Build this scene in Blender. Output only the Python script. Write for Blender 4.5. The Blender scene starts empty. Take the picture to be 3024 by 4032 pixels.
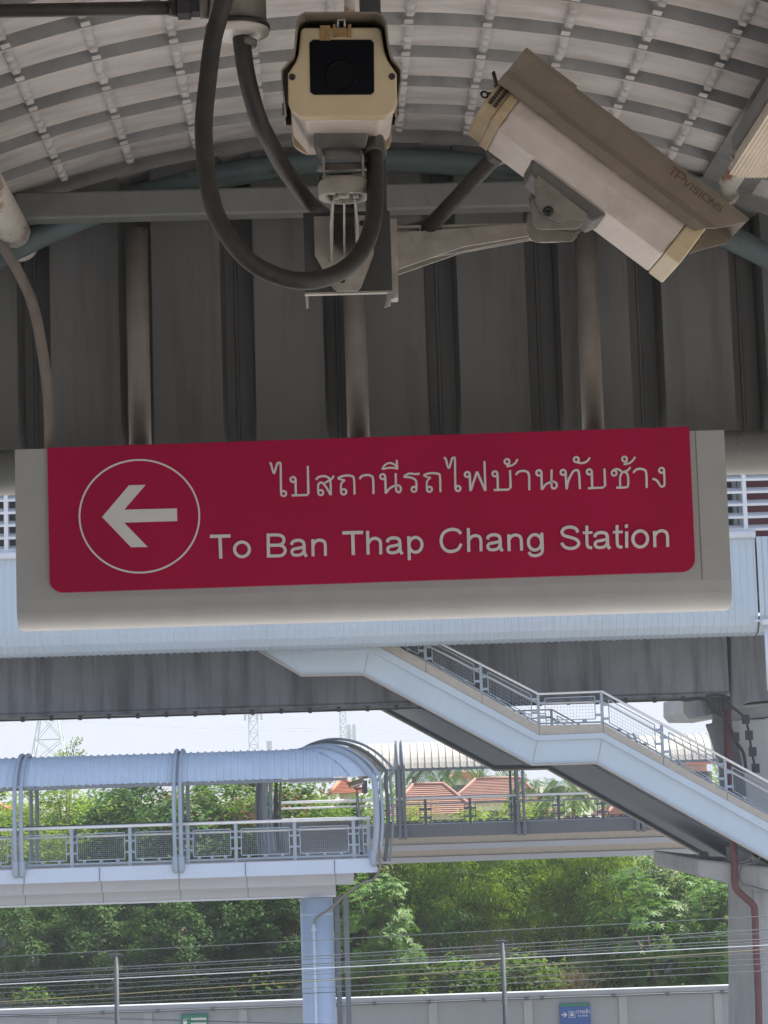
import bpy, bmesh, math, random
from mathutils import Vector, Matrix
random.seed(7)
C = bpy.context.scene.collection
PI = math.pi
# ---------------------------------------------------------------- camera
CZ = 11.6                                    # eye height above the street; the photographer stands on a raised walkway
F = 8970.0                                   # focal length in photo pixels (3024 x 4032)
cd = bpy.data.cameras.new('camera'); cam = bpy.data.objects.new('camera', cd); C.objects.link(cam)
cd.sensor_fit = 'VERTICAL'; cd.sensor_height = 36; cd.lens = 36 * F / 4032
cd.clip_start = 0.05; cd.clip_end = 6000
ROT = Matrix.Rotation(math.radians(-1.4767), 4, 'Z') @ Matrix.Rotation(math.radians(96.8353), 4, 'X') @ Matrix.Rotation(math.radians(-1.8), 4, 'Z')
cam.matrix_world = Matrix.Translation((0, 0, CZ)) @ ROT
bpy.context.scene.camera = cam
R3 = ROT.to_3x3()
# ---------------------------------------------------------------- light
w = bpy.data.worlds.new('World'); bpy.context.scene.world = w; w.use_nodes = True
nt = w.node_tree; bg = nt.nodes['Background']
sky = nt.nodes.new('ShaderNodeTexSky'); sky.sky_type = 'NISHITA'; sky.sun_disc = False
SUN_EL, SUN_AZ = 61.0, 62.0                   # the sun stands high, to the right and a little behind the station
sky.sun_elevation = math.radians(SUN_EL); sky.sun_rotation = math.radians(SUN_AZ)
sky.air_density = 1.0; sky.dust_density = 1.0; sky.ozone_density = 1.5
# pale haze that thickens towards the horizon, laid over the clear sky
geo = nt.nodes.new('ShaderNodeNewGeometry'); sep = nt.nodes.new('ShaderNodeSeparateXYZ'); nt.links.new(geo.outputs['Incoming'], sep.inputs[0])
hz = nt.nodes.new('ShaderNodeMapRange'); hz.interpolation_type = 'SMOOTHSTEP'; hz.inputs[1].default_value = -0.75; hz.inputs[2].default_value = -0.02; hz.inputs[3].default_value = 0.25; hz.inputs[4].default_value = 0.97
nt.links.new(sep.outputs[2], hz.inputs[0])
mixs = nt.nodes.new('ShaderNodeMix'); mixs.data_type = 'RGBA'; mixs.inputs[7].default_value = (2.15, 2.27, 2.62, 1)
nt.links.new(hz.outputs[0], mixs.inputs[0]); nt.links.new(sky.outputs[0], mixs.inputs[6]); nt.links.new(mixs.outputs[2], bg.inputs[0])
bg.inputs[1].default_value = 0.13
sd = bpy.data.lights.new('sun', 'SUN'); sd.energy = 4.1; sd.angle = math.radians(0.5); sd.color = (1, 0.95, 0.87)
sun = bpy.data.objects.new('sun', sd); C.objects.link(sun)
sv = Vector((math.sin(math.radians(SUN_AZ)) * math.cos(math.radians(SUN_EL)), math.cos(math.radians(SUN_AZ)) * math.cos(math.radians(SUN_EL)), math.sin(math.radians(SUN_EL))))
sun.rotation_euler = sv.to_track_quat('Z', 'Y').to_euler(); sun.location = sv * 100
vs = bpy.context.scene.view_settings
vs.view_transform = 'Standard'; vs.look = 'None'; vs.exposure = 1.45; vs.gamma = 1.0
bpy.context.scene.cycles.max_bounces = 10; bpy.context.scene.cycles.diffuse_bounces = 6
bpy.context.scene.cycles.transparent_max_bounces = 24

# ---------------------------------------------------------------- helpers
def P(px, py, Y):
    """the point of the photo ray through pixel (px, py) at distance Y in front of the eye"""
    d = R3 @ Vector(((px - 1512) / F, (2016 - py) / F, -1.0))
    return Vector((0, 0, CZ)) + d * (Y / d.y)
def px2m(Y): return Y / F
def PX(px, py, Y): return P(px, py, Y).x
def PZ(px, py, Y): return P(px, py, Y).z

def new_mat(name, col, rough=0.6, metal=0.0, var=0.12, scale=6.0, bump=0.0, streak=None, spots=None, stretch=(1, 1, 1), trans=0.0, spec=0.5):
    m = bpy.data.materials.new(name); m.use_nodes = True
    n = m.node_tree.nodes; l = m.node_tree.links; b = n['Principled BSDF']
    b.inputs['Roughness'].default_value = rough; b.inputs['Metallic'].default_value = metal
    b.inputs['Specular IOR Level'].default_value = spec
    tc = n.new('ShaderNodeTexCoord'); mp = n.new('ShaderNodeMapping'); mp.inputs['Scale'].default_value = stretch
    l.new(tc.outputs['Object'], mp.inputs[0])
    nz = n.new('ShaderNodeTexNoise'); nz.inputs['Scale'].default_value = scale; nz.inputs['Detail'].default_value = 6; nz.inputs['Roughness'].default_value = 0.62
    l.new(mp.outputs[0], nz.inputs['Vector'])
    mx = n.new('ShaderNodeMix'); mx.data_type = 'RGBA'
    mx.inputs[6].default_value = tuple(max(0, c * (1 - var)) for c in col) + (1,)
    mx.inputs[7].default_value = tuple(min(1, c * (1 + var)) for c in col) + (1,)
    rp = n.new('ShaderNodeMapRange'); rp.inputs[1].default_value = 0.3; rp.inputs[2].default_value = 0.7
    l.new(nz.outputs[0], rp.inputs[0]); l.new(rp.outputs[0], mx.inputs[0])
    out = mx.outputs[2]
    def layer(out, c, sc, st, lo, hi, amt, seedoff):
        mp2 = n.new('ShaderNodeMapping'); mp2.inputs['Scale'].default_value = st; mp2.inputs['Location'].default_value = (seedoff, seedoff * .7, 0)
        l.new(tc.outputs['Object'], mp2.inputs[0])
        z = n.new('ShaderNodeTexNoise'); z.inputs['Scale'].default_value = sc; z.inputs['Detail'].default_value = 8; z.inputs['Roughness'].default_value = 0.65
        l.new(mp2.outputs[0], z.inputs['Vector'])
        r = n.new('ShaderNodeMapRange'); r.inputs[1].default_value = lo; r.inputs[2].default_value = hi; r.inputs[4].default_value = amt
        l.new(z.outputs[0], r.inputs[0])
        k = n.new('ShaderNodeMix'); k.data_type = 'RGBA'; k.inputs[7].default_value = c + (1,)
        l.new(out, k.inputs[6]); l.new(r.outputs[0], k.inputs[0])
        return k.outputs[2]
    if streak:                                # rain streaks: (colour, scale, stretch, lo, hi, amount)
        out = layer(out, *streak, 3.1)
    if spots:
        out = layer(out, *spots, 9.7)
    l.new(out, b.inputs['Base Color'])
    if bump:
        bp = n.new('ShaderNodeBump'); bp.inputs['Strength'].default_value = bump; bp.inputs['Distance'].default_value = 0.01
        l.new(nz.outputs[0], bp.inputs['Height']); l.new(bp.outputs[0], b.inputs['Normal'])
    if trans:
        t = n.new('ShaderNodeBsdfTranslucent'); l.new(out, t.inputs[0])
        a = n.new('ShaderNodeMixShader'); a.inputs[0].default_value = trans
        l.new(b.outputs[0], a.inputs[1]); l.new(t.outputs[0], a.inputs[2]); l.new(a.outputs[0], n['Material Output'].inputs[0])
    return m

class MB:
    def __init__(s): s.v = []; s.f = []; s.sm = []
    def add(s, vs_, fs, smooth=False):
        o = len(s.v); s.v += [Vector(v) for v in vs_]
        for f in fs: s.f.append([i + o for i in f]); s.sm.append(smooth)
        return s
    def quad(s, a, b, c, d): return s.add([a, b, c, d], [(0, 1, 2, 3)])
    def hexa(s, p):                           # 8 points: bottom loop 0-3, top loop 4-7
        return s.add(p, [(3, 2, 1, 0), (4, 5, 6, 7), (0, 1, 5, 4), (1, 2, 6, 5), (2, 3, 7, 6), (3, 0, 4, 7)])
    def box(s, lo, hi):
        x0, y0, z0 = lo; x1, y1, z1 = hi
        if x0 > x1: x0, x1 = x1, x0
        if y0 > y1: y0, y1 = y1, y0
        if z0 > z1: z0, z1 = z1, z0
        return s.hexa([(x0, y0, z0), (x1, y0, z0), (x1, y1, z0), (x0, y1, z0), (x0, y0, z1), (x1, y0, z1), (x1, y1, z1), (x0, y1, z1)])
    def bar(s, a, b, w_, h, up=(0, 0, 1)):    # rectangular bar from a to b
        a = Vector(a); b = Vector(b); d = (b - a).normalized(); u = Vector(up)
        sx = d.cross(u)
        if sx.length < 1e-4: sx = d.cross(Vector((0, 1, 0)))
        sx.normalize(); u = sx.cross(d).normalized()
        p = []
        for e in (a, b):
            for i, j in ((-1, -1), (1, -1), (1, 1), (-1, 1)): p.append(e + sx * (w_ / 2 * i) + u * (h / 2 * j))
        return s.hexa(p)
    def tube(s, pts, r, seg=12, cap=True, smooth=True):
        pts = [Vector(p) for p in pts]; n = len(pts); rs = r if isinstance(r, (list, tuple)) else [r] * n
        t0 = (pts[1] - pts[0]).normalized()
        u = t0.orthogonal().normalized(); vv = []
        prev = t0
        for i, p in enumerate(pts):
            t = (pts[min(i + 1, n - 1)] - pts[max(i - 1, 0)]).normalized()
            q = prev.rotation_difference(t); u = (q @ u); u = (u - t * u.dot(t)).normalized(); prev = t
            w_ = t.cross(u)
            for k in range(seg):
                a = 2 * PI * k / seg; vv.append(p + (u * math.cos(a) + w_ * math.sin(a)) * rs[i])
        ff = []
        for i in range(n - 1):
            for k in range(seg):
                k2 = (k + 1) % seg; ff.append((i * seg + k, i * seg + k2, (i + 1) * seg + k2, (i + 1) * seg + k))
        s.add(vv, ff, smooth)
        if cap:
            o = len(s.v) - len(vv)
            s.f.append([o + k for k in range(seg)][::-1]); s.sm.append(False)
            s.f.append([o + (n - 1) * seg + k for k in range(seg)]); s.sm.append(False)
        return s
    def lathe(s, c, axis, prof, seg=32, smooth=True):   # prof: (radius, height) along axis
        c = Vector(c); ax = Vector(axis).normalized(); u = ax.orthogonal().normalized(); w_ = ax.cross(u); vv = []
        for r, h in prof:
            for k in range(seg):
                a = 2 * PI * k / seg; vv.append(c + ax * h + (u * math.cos(a) + w_ * math.sin(a)) * r)
        ff = []
        for i in range(len(prof) - 1):
            for k in range(seg):
                k2 = (k + 1) % seg; ff.append((i * seg + k, i * seg + k2, (i + 1) * seg + k2, (i + 1) * seg + k))
        s.add(vv, ff, smooth); o = len(s.v) - len(vv)
        s.f.append([o + k for k in range(seg)][::-1]); s.sm.append(False)
        s.f.append([o + (len(prof) - 1) * seg + k for k in range(seg)]); s.sm.append(False)
        return s
    def prism(s, poly, d):                    # closed outline (3d points) pushed by vector d
        poly = [Vector(p) for p in poly]; n = len(poly); d = Vector(d)
        s.add(poly + [p + d for p in poly], [list(range(n))[::-1], list(range(n, 2 * n))] + [(i, (i + 1) % n, n + (i + 1) % n, n + i) for i in range(n)])
        return s
    def strip(s, rows, smooth=False):         # grid of rows of points
        n = len(rows[0]); vv = [p for r in rows for p in r]; ff = []
        for i in range(len(rows) - 1):
            for k in range(n - 1): ff.append((i * n + k, i * n + k + 1, (i + 1) * n + k + 1, (i + 1) * n + k))
        return s.add(vv, ff, smooth)
    def build(s, name, m, parent=None, bevel=0.0, solid=0.0):
        me = bpy.data.meshes.new(name)
        off = parent_loc(parent)
        me.from_pydata([v - off for v in s.v], [], s.f)
        me.polygons.foreach_set('use_smooth', s.sm)
        bm = bmesh.new(); bm.from_mesh(me); bmesh.ops.recalc_face_normals(bm, faces=bm.faces); bm.to_mesh(me); bm.free()
        me.materials.append(m); me.update()
        o = bpy.data.objects.new(name, me); C.objects.link(o)
        if parent: o.parent = parent
        if solid:
            q = o.modifiers.new('solid', 'SOLIDIFY'); q.thickness = solid; q.offset = 0
        if bevel:
            q = o.modifiers.new('bevel', 'BEVEL'); q.width = bevel; q.segments = 2; q.limit_method = 'ANGLE'; q.angle_limit = math.radians(35)
        return o

WLOC = {}
def parent_loc(p):
    t = Vector()
    while p is not None: t = t + WLOC.get(p.name, Vector()); p = p.parent
    return t
def tag(o, label, cat, group=None, kind=None):
    if label: o['label'] = label
    if cat: o['category'] = cat
    if group: o['group'] = group
    if kind: o['kind'] = kind
    return o
def thing(name, label, cat, loc=(0, 0, 0), group=None):
    o = bpy.data.objects.new(name, None); C.objects.link(o); o.empty_display_size = 0.2
    o.location = loc; WLOC[o.name] = Vector(loc)
    return tag(o, label, cat, group)
def copy_tree(o, parent=None):
    c = o.copy(); C.objects.link(c); c.parent = parent
    for ch in list(o.children): copy_tree(ch, c)
    return c
def smooth_path(pts, k=6):                    # Catmull-Rom through the points
    pts = [Vector(p) for p in pts]; out = []
    for i in range(len(pts) - 1):
        p0 = pts[max(i - 1, 0)]; p1 = pts[i]; p2 = pts[i + 1]; p3 = pts[min(i + 2, len(pts) - 1)]
        for j in range(k):
            t = j / k
            out.append(0.5 * ((2 * p1) + (p2 - p0) * t + (2 * p0 - 5 * p1 + 4 * p2 - p3) * t * t + (3 * p1 - p0 - 3 * p2 + p3) * t ** 3))
    out.append(pts[-1]); return out
# ---------------------------------------------------------------- materials of the canopy
M = {}
M['sheet'] = new_mat('roof sheet enamel', (0.46, 0.44, 0.425), 0.45, var=0.22, scale=4, stretch=(1, 3, 1), streak=((0.24, 0.20, 0.165), 2.6, (1, 3, 1), 0.50, 0.74, 0.65), spots=((0.66, 0.62, 0.55), 9, (1, 5, 1), 0.66, 0.74, 0.45))
M['rib_shade'] = new_mat('shaded rib grey', (0.34, 0.34, 0.335), 0.5, var=0.14, scale=7, streak=((0.12, 0.12, 0.115), 3, (3, 1, 1), 0.5, 0.8, 0.5))  # recessed ribs get a darker grey than the pans, shade put into the colour
M['clad'] = new_mat('gable cladding grey', (0.165, 0.169, 0.169), 0.6, var=0.10, scale=3, streak=((0.06, 0.06, 0.057), 5, (3, 3, 0.25), 0.50, 0.75, 0.55), spots=((0.24, 0.23, 0.21), 30, (1, 1, 1), 0.66, 0.75, 0.3))
M['tube_teal'] = new_mat('teal painted tube', (0.11, 0.145, 0.15), 0.5, var=0.2, scale=8, spots=((0.03, 0.03, 0.03), 14, (1, 1, 1), 0.58, 0.72, 0.8))
M['beam'] = new_mat('grey green painted beam', (0.175, 0.183, 0.175), 0.45, var=0.12, scale=9, spots=((0.06, 0.055, 0.05), 16, (1, 1, 1), 0.62, 0.74, 0.7))
M['purlin'] = new_mat('white paint with rust', (0.55, 0.53, 0.48), 0.55, var=0.14, scale=8, spots=((0.24, 0.10, 0.025), 13, (1.4, 0.5, 1), 0.56, 0.63, 0.85), streak=((0.12, 0.11, 0.10), 5, (1, 1, 1), 0.58, 0.75, 0.7))
M['stud'] = new_mat('dusty brown stud paint', (0.24, 0.213, 0.195), 0.6, var=0.15, scale=12, streak=((0.14, 0.12, 0.10), 8, (2, 2, 0.3), 0.5, 0.75, 0.5))
M['dark'] = new_mat('black rubber', (0.018, 0.017, 0.016), 0.5, var=0.3)
M['dusty'] = new_mat('black conduit under dust', (0.026, 0.023, 0.020), 0.62, var=0.22, scale=40, bump=0.15, spots=((0.055, 0.047, 0.04), 70, (1, 1, 1), 0.5, 0.75, 0.5))
M['cast'] = new_mat('dirty cast grey metal', (0.20, 0.18, 0.155), 0.6, var=0.25, scale=30, spots=((0.08, 0.07, 0.06), 22, (1, 1, 1), 0.5, 0.72, 0.6))
M['cast_dark'] = new_mat('dark box steel', (0.05, 0.051, 0.05), 0.5, var=0.15, scale=14)
M['alu'] = new_mat('pale dusty aluminium', (0.30, 0.275, 0.24), 0.42, var=0.2, scale=30, spots=((0.13, 0.115, 0.095), 40, (1, 1, 1), 0.56, 0.75, 0.5))
M['cream'] = new_mat('yellowed cream enamel', (0.53, 0.425, 0.265), 0.42, var=0.06, scale=18, spots=((0.40, 0.27, 0.11), 26, (1, 1, 1), 0.60, 0.80, 0.35))
M['body'] = new_mat('camera body off white', (0.56, 0.49, 0.43), 0.42, var=0.10, scale=16, spots=((0.28, 0.22, 0.17), 13, (1, 1, 1), 0.53, 0.82, 0.6))
M['shield'] = new_mat('weathered sunshield beige', (0.205, 0.170, 0.130), 0.5, var=0.12, scale=24, spots=((0.12, 0.095, 0.068), 9, (1, 1, 1), 0.5, 0.85, 0.6))
M['glass'] = new_mat('black camera glass', (0.003, 0.0035, 0.005), 0.15, var=0.4, spec=0.08)
M['rust'] = new_mat('rusty latch', (0.28, 0.17, 0.07), 0.6, var=0.4, scale=60)
M['panel_red'] = new_mat('crimson sign film', (0.35, 0.0075, 0.054), 0.45, var=0.08, scale=2.2, spec=0.22, streak=((0.23, 0.008, 0.035), 3, (1, 1, 0.3), 0.5, 0.8, 0.4))
M['letter'] = new_mat('grey white lettering film', (0.60, 0.60, 0.595), 0.5, var=0.04, scale=8)
M['sign_box'] = new_mat('sign housing grey enamel', (0.335, 0.345, 0.345), 0.5, var=0.05, scale=10, streak=((0.36, 0.35, 0.33), 6, (2, 2, 0.4), 0.52, 0.76, 0.5), spots=((0.30, 0.26, 0.22), 40, (1, 1, 1), 0.66, 0.72, 0.5))
M['diffuser'] = new_mat('ribbed lamp diffuser', (0.66, 0.58, 0.47), 0.35, var=0.08, scale=10, spots=((0.5, 0.42, 0.32), 6, (3, .5, 1), 0.5, 0.75, 0.4))
M['steel'] = new_mat('dull steel', (0.45, 0.43, 0.40), 0.4, metal=0.6, var=0.2, scale=40)
M['floor'] = new_mat('walkway concrete', (0.44, 0.412, 0.38), 0.8, var=0.12, scale=2)
M['red_print'] = new_mat('faded red print', (0.13, 0.05, 0.035), 0.6, var=0.2, scale=60)
M['brown_print'] = new_mat('faded brown print', (0.085, 0.06, 0.05), 0.6, var=0.2, scale=60)

# ---------------------------------------------------------------- the walkway floor the photographer stands on
b = MB(); b.box((-14, -16, CZ - 1.95), (14, 12.5, CZ - 1.65)); o = b.build('platform', M['floor']); tag(o, None, None, kind='structure')

# ---------------------------------------------------------------- canopy: vaulted sheet, gable, frame
YG = 6.30
canopy = thing('station_canopy', 'vaulted ribbed metal canopy with a grey cladded gable and painted tube frame overhead', 'canopy', (0, YG, CZ - 1.65))
A0 = P(1422, 500, 6.2); AXX = A0.x; RV = 2.91; ZC = A0.z - RV          # vault axis and centre
def vault(a, y, dr=0.0): return Vector((AXX + (RV + dr) * math.sin(a), y, ZC + (RV + dr) * math.cos(a)))
PITCH, PAN = 0.243, 0.150
y_edge = 6.22
prof = [(6.62, 0.03), (y_edge + 0.004, 0.03)]   # (y, outward) from the gable edge towards the photographer
yy = y_edge
while yy > -12.0:
    prof += [(yy, 0.0), (yy - PAN, 0.0), (yy - PAN - 0.010, 0.062), (yy - PITCH + 0.010, 0.062)]
    yy -= PITCH
b = MB(); b2 = MB()
NA = 110; AMAX = 1.06
row = lambda q: [vault(-AMAX + 2 * AMAX * k / NA, q[0], q[1]) for k in range(NA + 1)]
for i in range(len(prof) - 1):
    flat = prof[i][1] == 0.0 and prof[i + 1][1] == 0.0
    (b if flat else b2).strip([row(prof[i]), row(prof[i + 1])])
b2.build('shaded_ribs', M['rib_shade'], canopy)
DA = 0.19 / RV
lines = [(-11 + k) * DA + (PX(1854, 428, 6.0) - AXX) / RV % DA for k in range(23)]
yy = y_edge
def bump_at(a, y, l, wd, h):                  # a pressed bump standing below the sheet
    vv = []
    for (fa, fy, fh) in ((-1, -1, 0), (1, -1, 0), (1, 1, 0), (-1, 1, 0), (-.62, -.7, 1), (.62, -.7, 1), (.62, .7, 1), (-.62, .7, 1)):
        vv.append(vault(a + fa * wd / 2 / RV, y + fy * l / 2, -fh * h + 0.001))
    b.add(vv, [(4, 5, 6, 7), (0, 1, 5, 4), (1, 2, 6, 5), (2, 3, 7, 6), (3, 0, 4, 7)], True)
while yy > 3.0:
    for a in lines:
        for (dy, l) in ((-0.022, 0.034), (-0.066, 0.040), (-0.118, 0.050)):
            bump_at(a, yy + dy, l, 0.027, 0.015)
        bump_at(a, yy - PAN - 0.02, 0.03, 0.022, 0.0)
    yy -= PITCH
b.build('roof_sheet', M['sheet'], canopy)
# side edge flashing of the vault on the right
a_r = math.asin((PX(2835, 520, 5.9) - AXX) / RV)
b = MB(); b.strip([[vault(a_r + q, y, -0.012) for y in (6.2, 3.0)] for q in (0, 0.004, 0.05)]); b.build('edge_flashing', M['clad'], canopy, solid=0.006)
# gable cladding: vertical pans with recessed ribs
b = MB(); YC = 6.46
zb = CZ + (3095 - 1760) * px2m(YG) * 0.995
ribs = [-335 + 402 * k for k in range(-2, 11)]
def top_of(x): return ZC + math.sqrt(max(0.1, (RV + 0.14) ** 2 - (x - AXX) ** 2))
xs = []
for r in ribs:
    x0 = PX(r, 1300, YC); x1 = PX(r + 132, 1300, YC)
    xs += [(x0, 0.0), (x0 + 0.010, 0.09), (x0 + 0.034, 0.09), (x0 + 0.038, 0.086), (x0 + 0.044, 0.086), (x0 + 0.048, 0.09), (x1 - 0.010, 0.09), (x1, 0.0)]
cols = []
for (x, d) in xs:
    zt = top_of(x); cols.append([Vector((x, YC + d, zb + (zt - zb) * k / 6)) for k in range(7)])
for i in range(len(cols) - 1): b.strip([cols[i], cols[i + 1]])
b.build('gable_cladding', M['clad'], canopy)
# arch tube under the sheet
xa = PX(1430, 630, YG); za = PZ(1430, 630, YG); RT = 2.25
b = MB(); b.tube([Vector((xa + RT * math.sin(t), YG, za - RT + RT * math.cos(t))) for t in [(-0.95 + 1.9 * k / 60) for k in range(61)]], 0.035, 16); b.build('arch_tube', M['tube_teal'], canopy)
# tie beam
p0 = P(40, 882, 6.18); p1 = P(2860, 802, 6.18)
zt = (PZ(1100, 736, 6.18) - PZ(1100, 838, 6.18)); zlow = P(1000, 838, 6.18).z
b = MB(); b.box((PX(60, 870, 6.18), 6.18, zlow), (PX(2840, 800, 6.18), 6.255, zlow + zt)); b.build('tie_beam', M['beam'], canopy, bevel=0.006)
# purlins running along the vault; each ends at the gable
for (q, nm, ex) in (((62, 925), 'purlin', 6.40), ((2852, 730), 'purlin', 6.36)):
    e = P(q[0], q[1], 6.3); b = MB(); b.tube([Vector((e.x, y, e.z)) for y in (ex, 6.0, 5.0, 3.0, 0.0, -12.0)], 0.046, 20); b.lathe((e.x, ex - 0.03, e.z), (0, 1, 0), [(0.052, 0), (0.054, 0.01), (0.054, 0.03), (0.05, 0.04)], 20)
    b.build(nm, M['purlin'], canopy)
# studs in front of the cladding
for (xt, xb, zt_, zb_) in ((545, 545, 905, 1770), (1400, 1402, 930, 1760), (2318, 2322, 880, 1740)):
    t = P(xt, zt_, 6.36); q = P(xb, zb_, 6.36); t.x = q.x = (t.x + q.x) / 2
    b = MB(); b.tube([t, q], 0.0315, 16); o = b.build('gable_stud', M['stud'], canopy)
    b = MB(); b.box((t.x - 0.026, 6.335, t.z - 0.004), (t.x + 0.026, 6.385, zlow - 0.002)); b.build('stud_cap', M['cast_dark'], o, bevel=0.004)
# bottom ring tube that carries the sign
zp = P(2930, 1782, 6.3).z; b = MB(); b.tube([(-2.6, 6.3, zp), (-1, 6.3, zp), (1, 6.3, zp), (2.8, 6.3, zp)], 0.063, 24); b.build('gable_rail', M['purlin'] if False else M['beam'], canopy)
# eave tubes and posts outside the frame
for sx in (-1, 1):
    e = vault(sx * AMAX, 0, -0.06); b = MB(); b.tube([Vector((e.x, y, e.z)) for y in (6.3, 0, -12)], 0.06, 14); b.build('eave_tube', M['beam'], canopy)
    for y in (6.0, 1.5, -2.9, -7.4, -11.8):
        b = MB(); b.tube([Vector((e.x, y, e.z)), Vector((e.x, y, CZ - 1.65))], 0.06, 14); b.build('canopy_post', M['beam'], canopy)

# ---------------------------------------------------------------- direction sign
YS = 6.05
sign = thing('direction_sign', 'long grey sign box with crimson panel, circled white arrow and Thai and English lettering', 'sign', P(1450, 2080, YS))
tl = P(58, 1777, YS); tr = P(2842, 1688, YS); zt = (P(300, 1769, YS).z + P(2700, 1692, YS).z) / 2; zbt = (P(300, 2470, YS).z + P(2600, 2398, YS).z) / 2
xl, xr = tl.x, tr.x + 0.006
profile = [(0, zt), (0, zbt + 0.075), (0.003, zbt + 0.052)] + [(0.063 - 0.060 * math.cos(t), zbt + 0.052 - 0.052 * math.sin(t)) for t in [PI / 2 * k / 10 for k in range(1, 11)]] + [(0.13, zbt + 0.0005), (0.15, zbt + 0.02), (0.15, zt)]
b = MB(); n = len(profile)
rows = []
for (x, s_) in ((xl, 1.0), (xl + 0.001, 1.0), (xr - 0.001, 1.0), (xr, 1.0)):
    rows.append([Vector((x, YS + y, z)) for (y, z) in profile])
rows = [rows[0], rows[3]]
for i in range(n - 1): b.add([rows[0][i], rows[1][i], rows[1][i + 1], rows[0][i + 1]], [(0, 1, 2, 3)], False)
b.add(rows[0], [list(range(n))]); b.add(rows[1], [list(range(n))]); b.quad(rows[0][0], rows[1][0], rows[1][-1], rows[0][-1])
o = b.build('sign_housing', M['sign_box'], sign, bevel=0.003)
# hangers fixing the box to the gable rail
for px in (420, 2480):
    x = PX(px, 1740, 6.2); b = MB(); b.box((x - 0.03, YS + 0.151, zt - 0.12), (x + 0.03, 6.238, zt - 0.06)); b.build('hanger', M['cast_dark'], sign)
YF = YS - 0.010
b = MB(); q = P(2752, 2000, YS); b.box((q.x - .0012, YS - .0012, zbt + .076), (q.x + .0012, YS - .0004, zt - .002)); b.build('cap_seam', M['cast'], o)
def rounded(pts_px, corners, rad):            # outline with two rounded corners, photo pixels -> sign face
    return [P(x, y, YF) for x, y in pts_px]
out = [(186, 1763), (2714, 1679), (2731, 2060), (2737, 2190)]
c0 = Vector((2684, 2202))
out += [(c0.x + 53 * math.cos(t), c0.y + 50 * math.sin(t)) for t in [PI / 2 * k / 8 for k in range(0, 9)]]
c1 = Vector((246, 2282))
out += [(c1.x + 2 - 53 * math.sin(t), c1.y + 51 * math.cos(t)) for t in [PI / 2 * k / 8 for k in range(0, 9)]]
b = MB(); b.prism([P(x, y, YF) for x, y in out], (0, 0.0095, 0)); b.build('sign_panel', M['panel_red'], sign, bevel=0.001)
art = MB(); depth = [0.0]
def face(x, y): depth[0]; p = P(x, y, YF); return p
def ribbon(pts, wd, closed=False, sm=True):
    global art
    """one stroke of lettering film, pts in photo pixels, as a thin slab on the panel"""
    pts = [Vector((p[0], p[1], 0)) for p in pts]
    if sm and len(pts) > 2: pts = smooth_path(pts, 5)
    n = len(pts); L = []; Rr = []
    for i in range(n):
        if closed: t = pts[(i + 1) % n] - pts[i - 1]
        else: t = pts[min(i + 1, n - 1)] - pts[max(i - 1, 0)]
        t.normalize(); q = Vector((-t.y, t.x, 0)) * (wd / 2)
        if not closed and 0 < i < n - 1:
            c_ = max(0.88, ((pts[i] - pts[i - 1]).normalized()).dot(t)); q = q / c_
        L.append(pts[i] + q); Rr.append(pts[i] - q)
    depth[0] += 0.00004; yo = -0.0012 - depth[0]
    m = n + 1 if closed else n
    va = []
    for i in range(m):
        a, c_ = L[i % n], Rr[i % n]
        for (p, dy) in ((a, yo), (c_, yo), (a, 0.0), (c_, 0.0)):
            v = P(p.x, p.y, YF); v.y += dy; va.append(v)
    ff = []
    for i in range(m - 1):
        o_ = 4 * i; ff += [(o_, o_ + 1, o_ + 5, o_ + 4), (o_, o_ + 4, o_ + 6, o_ + 2), (o_ + 1, o_ + 3, o_ + 7, o_ + 5)]
    if not closed: ff += [(0, 2, 3, 1), (4 * n - 4, 4 * n - 3, 4 * n - 1, 4 * n - 2)]
    art.add(va, ff)
def circ(c, rx, ry=None, n=28): ry = ry or rx; return [(c[0] + rx * math.cos(2 * PI * k / n), c[1] + ry * math.sin(2 * PI * k / n)) for k in range(n)]
class Crop:
    def __init__(s, ox, oy, sc): s.o = (ox, oy); s.s = sc
    def t(s, pts): return [(s.o[0] + x / s.s, s.o[1] + y / s.s) for x, y in pts]
    def S(s, pts, wd=25, sm=True, closed=False): ribbon(s.t(pts), wd / s.s * 0.90, closed, sm)
    def O(s, c, r, ry=None, wd=25): ribbon(s.t(circ(c, r, ry)), wd / s.s * 0.90, True, False)
# circle and arrow
ribbon(circ((549, 2033), 236, 222, 72), 7, True, False)
art.build('arrow_ring', M['letter'], sign); art = MB()
arrow = [(402, 2036), (508, 1911), (574, 1909), (489, 2007), (697, 2002), (698, 2052), (489, 2058), (582, 2154), (516, 2155)]
b = MB(); b.prism([P(x, y, YF) - Vector((0, 0.0016, 0)) for x, y in arrow], (0, 0.0012, 0)); b.build('arrow', M['letter'], sign)
# Thai line
A = Crop(1040, 1780, 2.5136); B = Crop(1550, 1780, 2.860); D = Crop(2050, 1770, 2.633)
A.S([(52, 108), (68, 118), (80, 165), (93, 203), (103, 203), (117, 155), (132, 113), (150, 107), (163, 125), (165, 250), (168, 412)], 23); A.O((193, 411), 25, wd=22)
A.O((286, 272), 25, wd=22); A.S([(311, 268), (312, 350), (314, 428)], 25, False); A.S([(272, 430), (425, 425), (438, 408), (432, 138)], 23, False)
A.S([(515, 275), (535, 250), (585, 238), (630, 250), (656, 290), (659, 427)], 23); A.O((560, 402), 25, wd=22); A.S([(536, 405), (534, 335), (550, 306), (575, 305), (605, 335), (636, 385), (656, 425)], 22); A.S([(690, 235), (665, 268), (600, 306)], 22)
A.S([(728, 262), (762, 243), (815, 232), (860, 237), (888, 265), (895, 420)], 23); A.S([(728, 262), (768, 274), (795, 280), (768, 305), (760, 340), (762, 395)], 20); A.O((787, 394), 26, wd=23)
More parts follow.
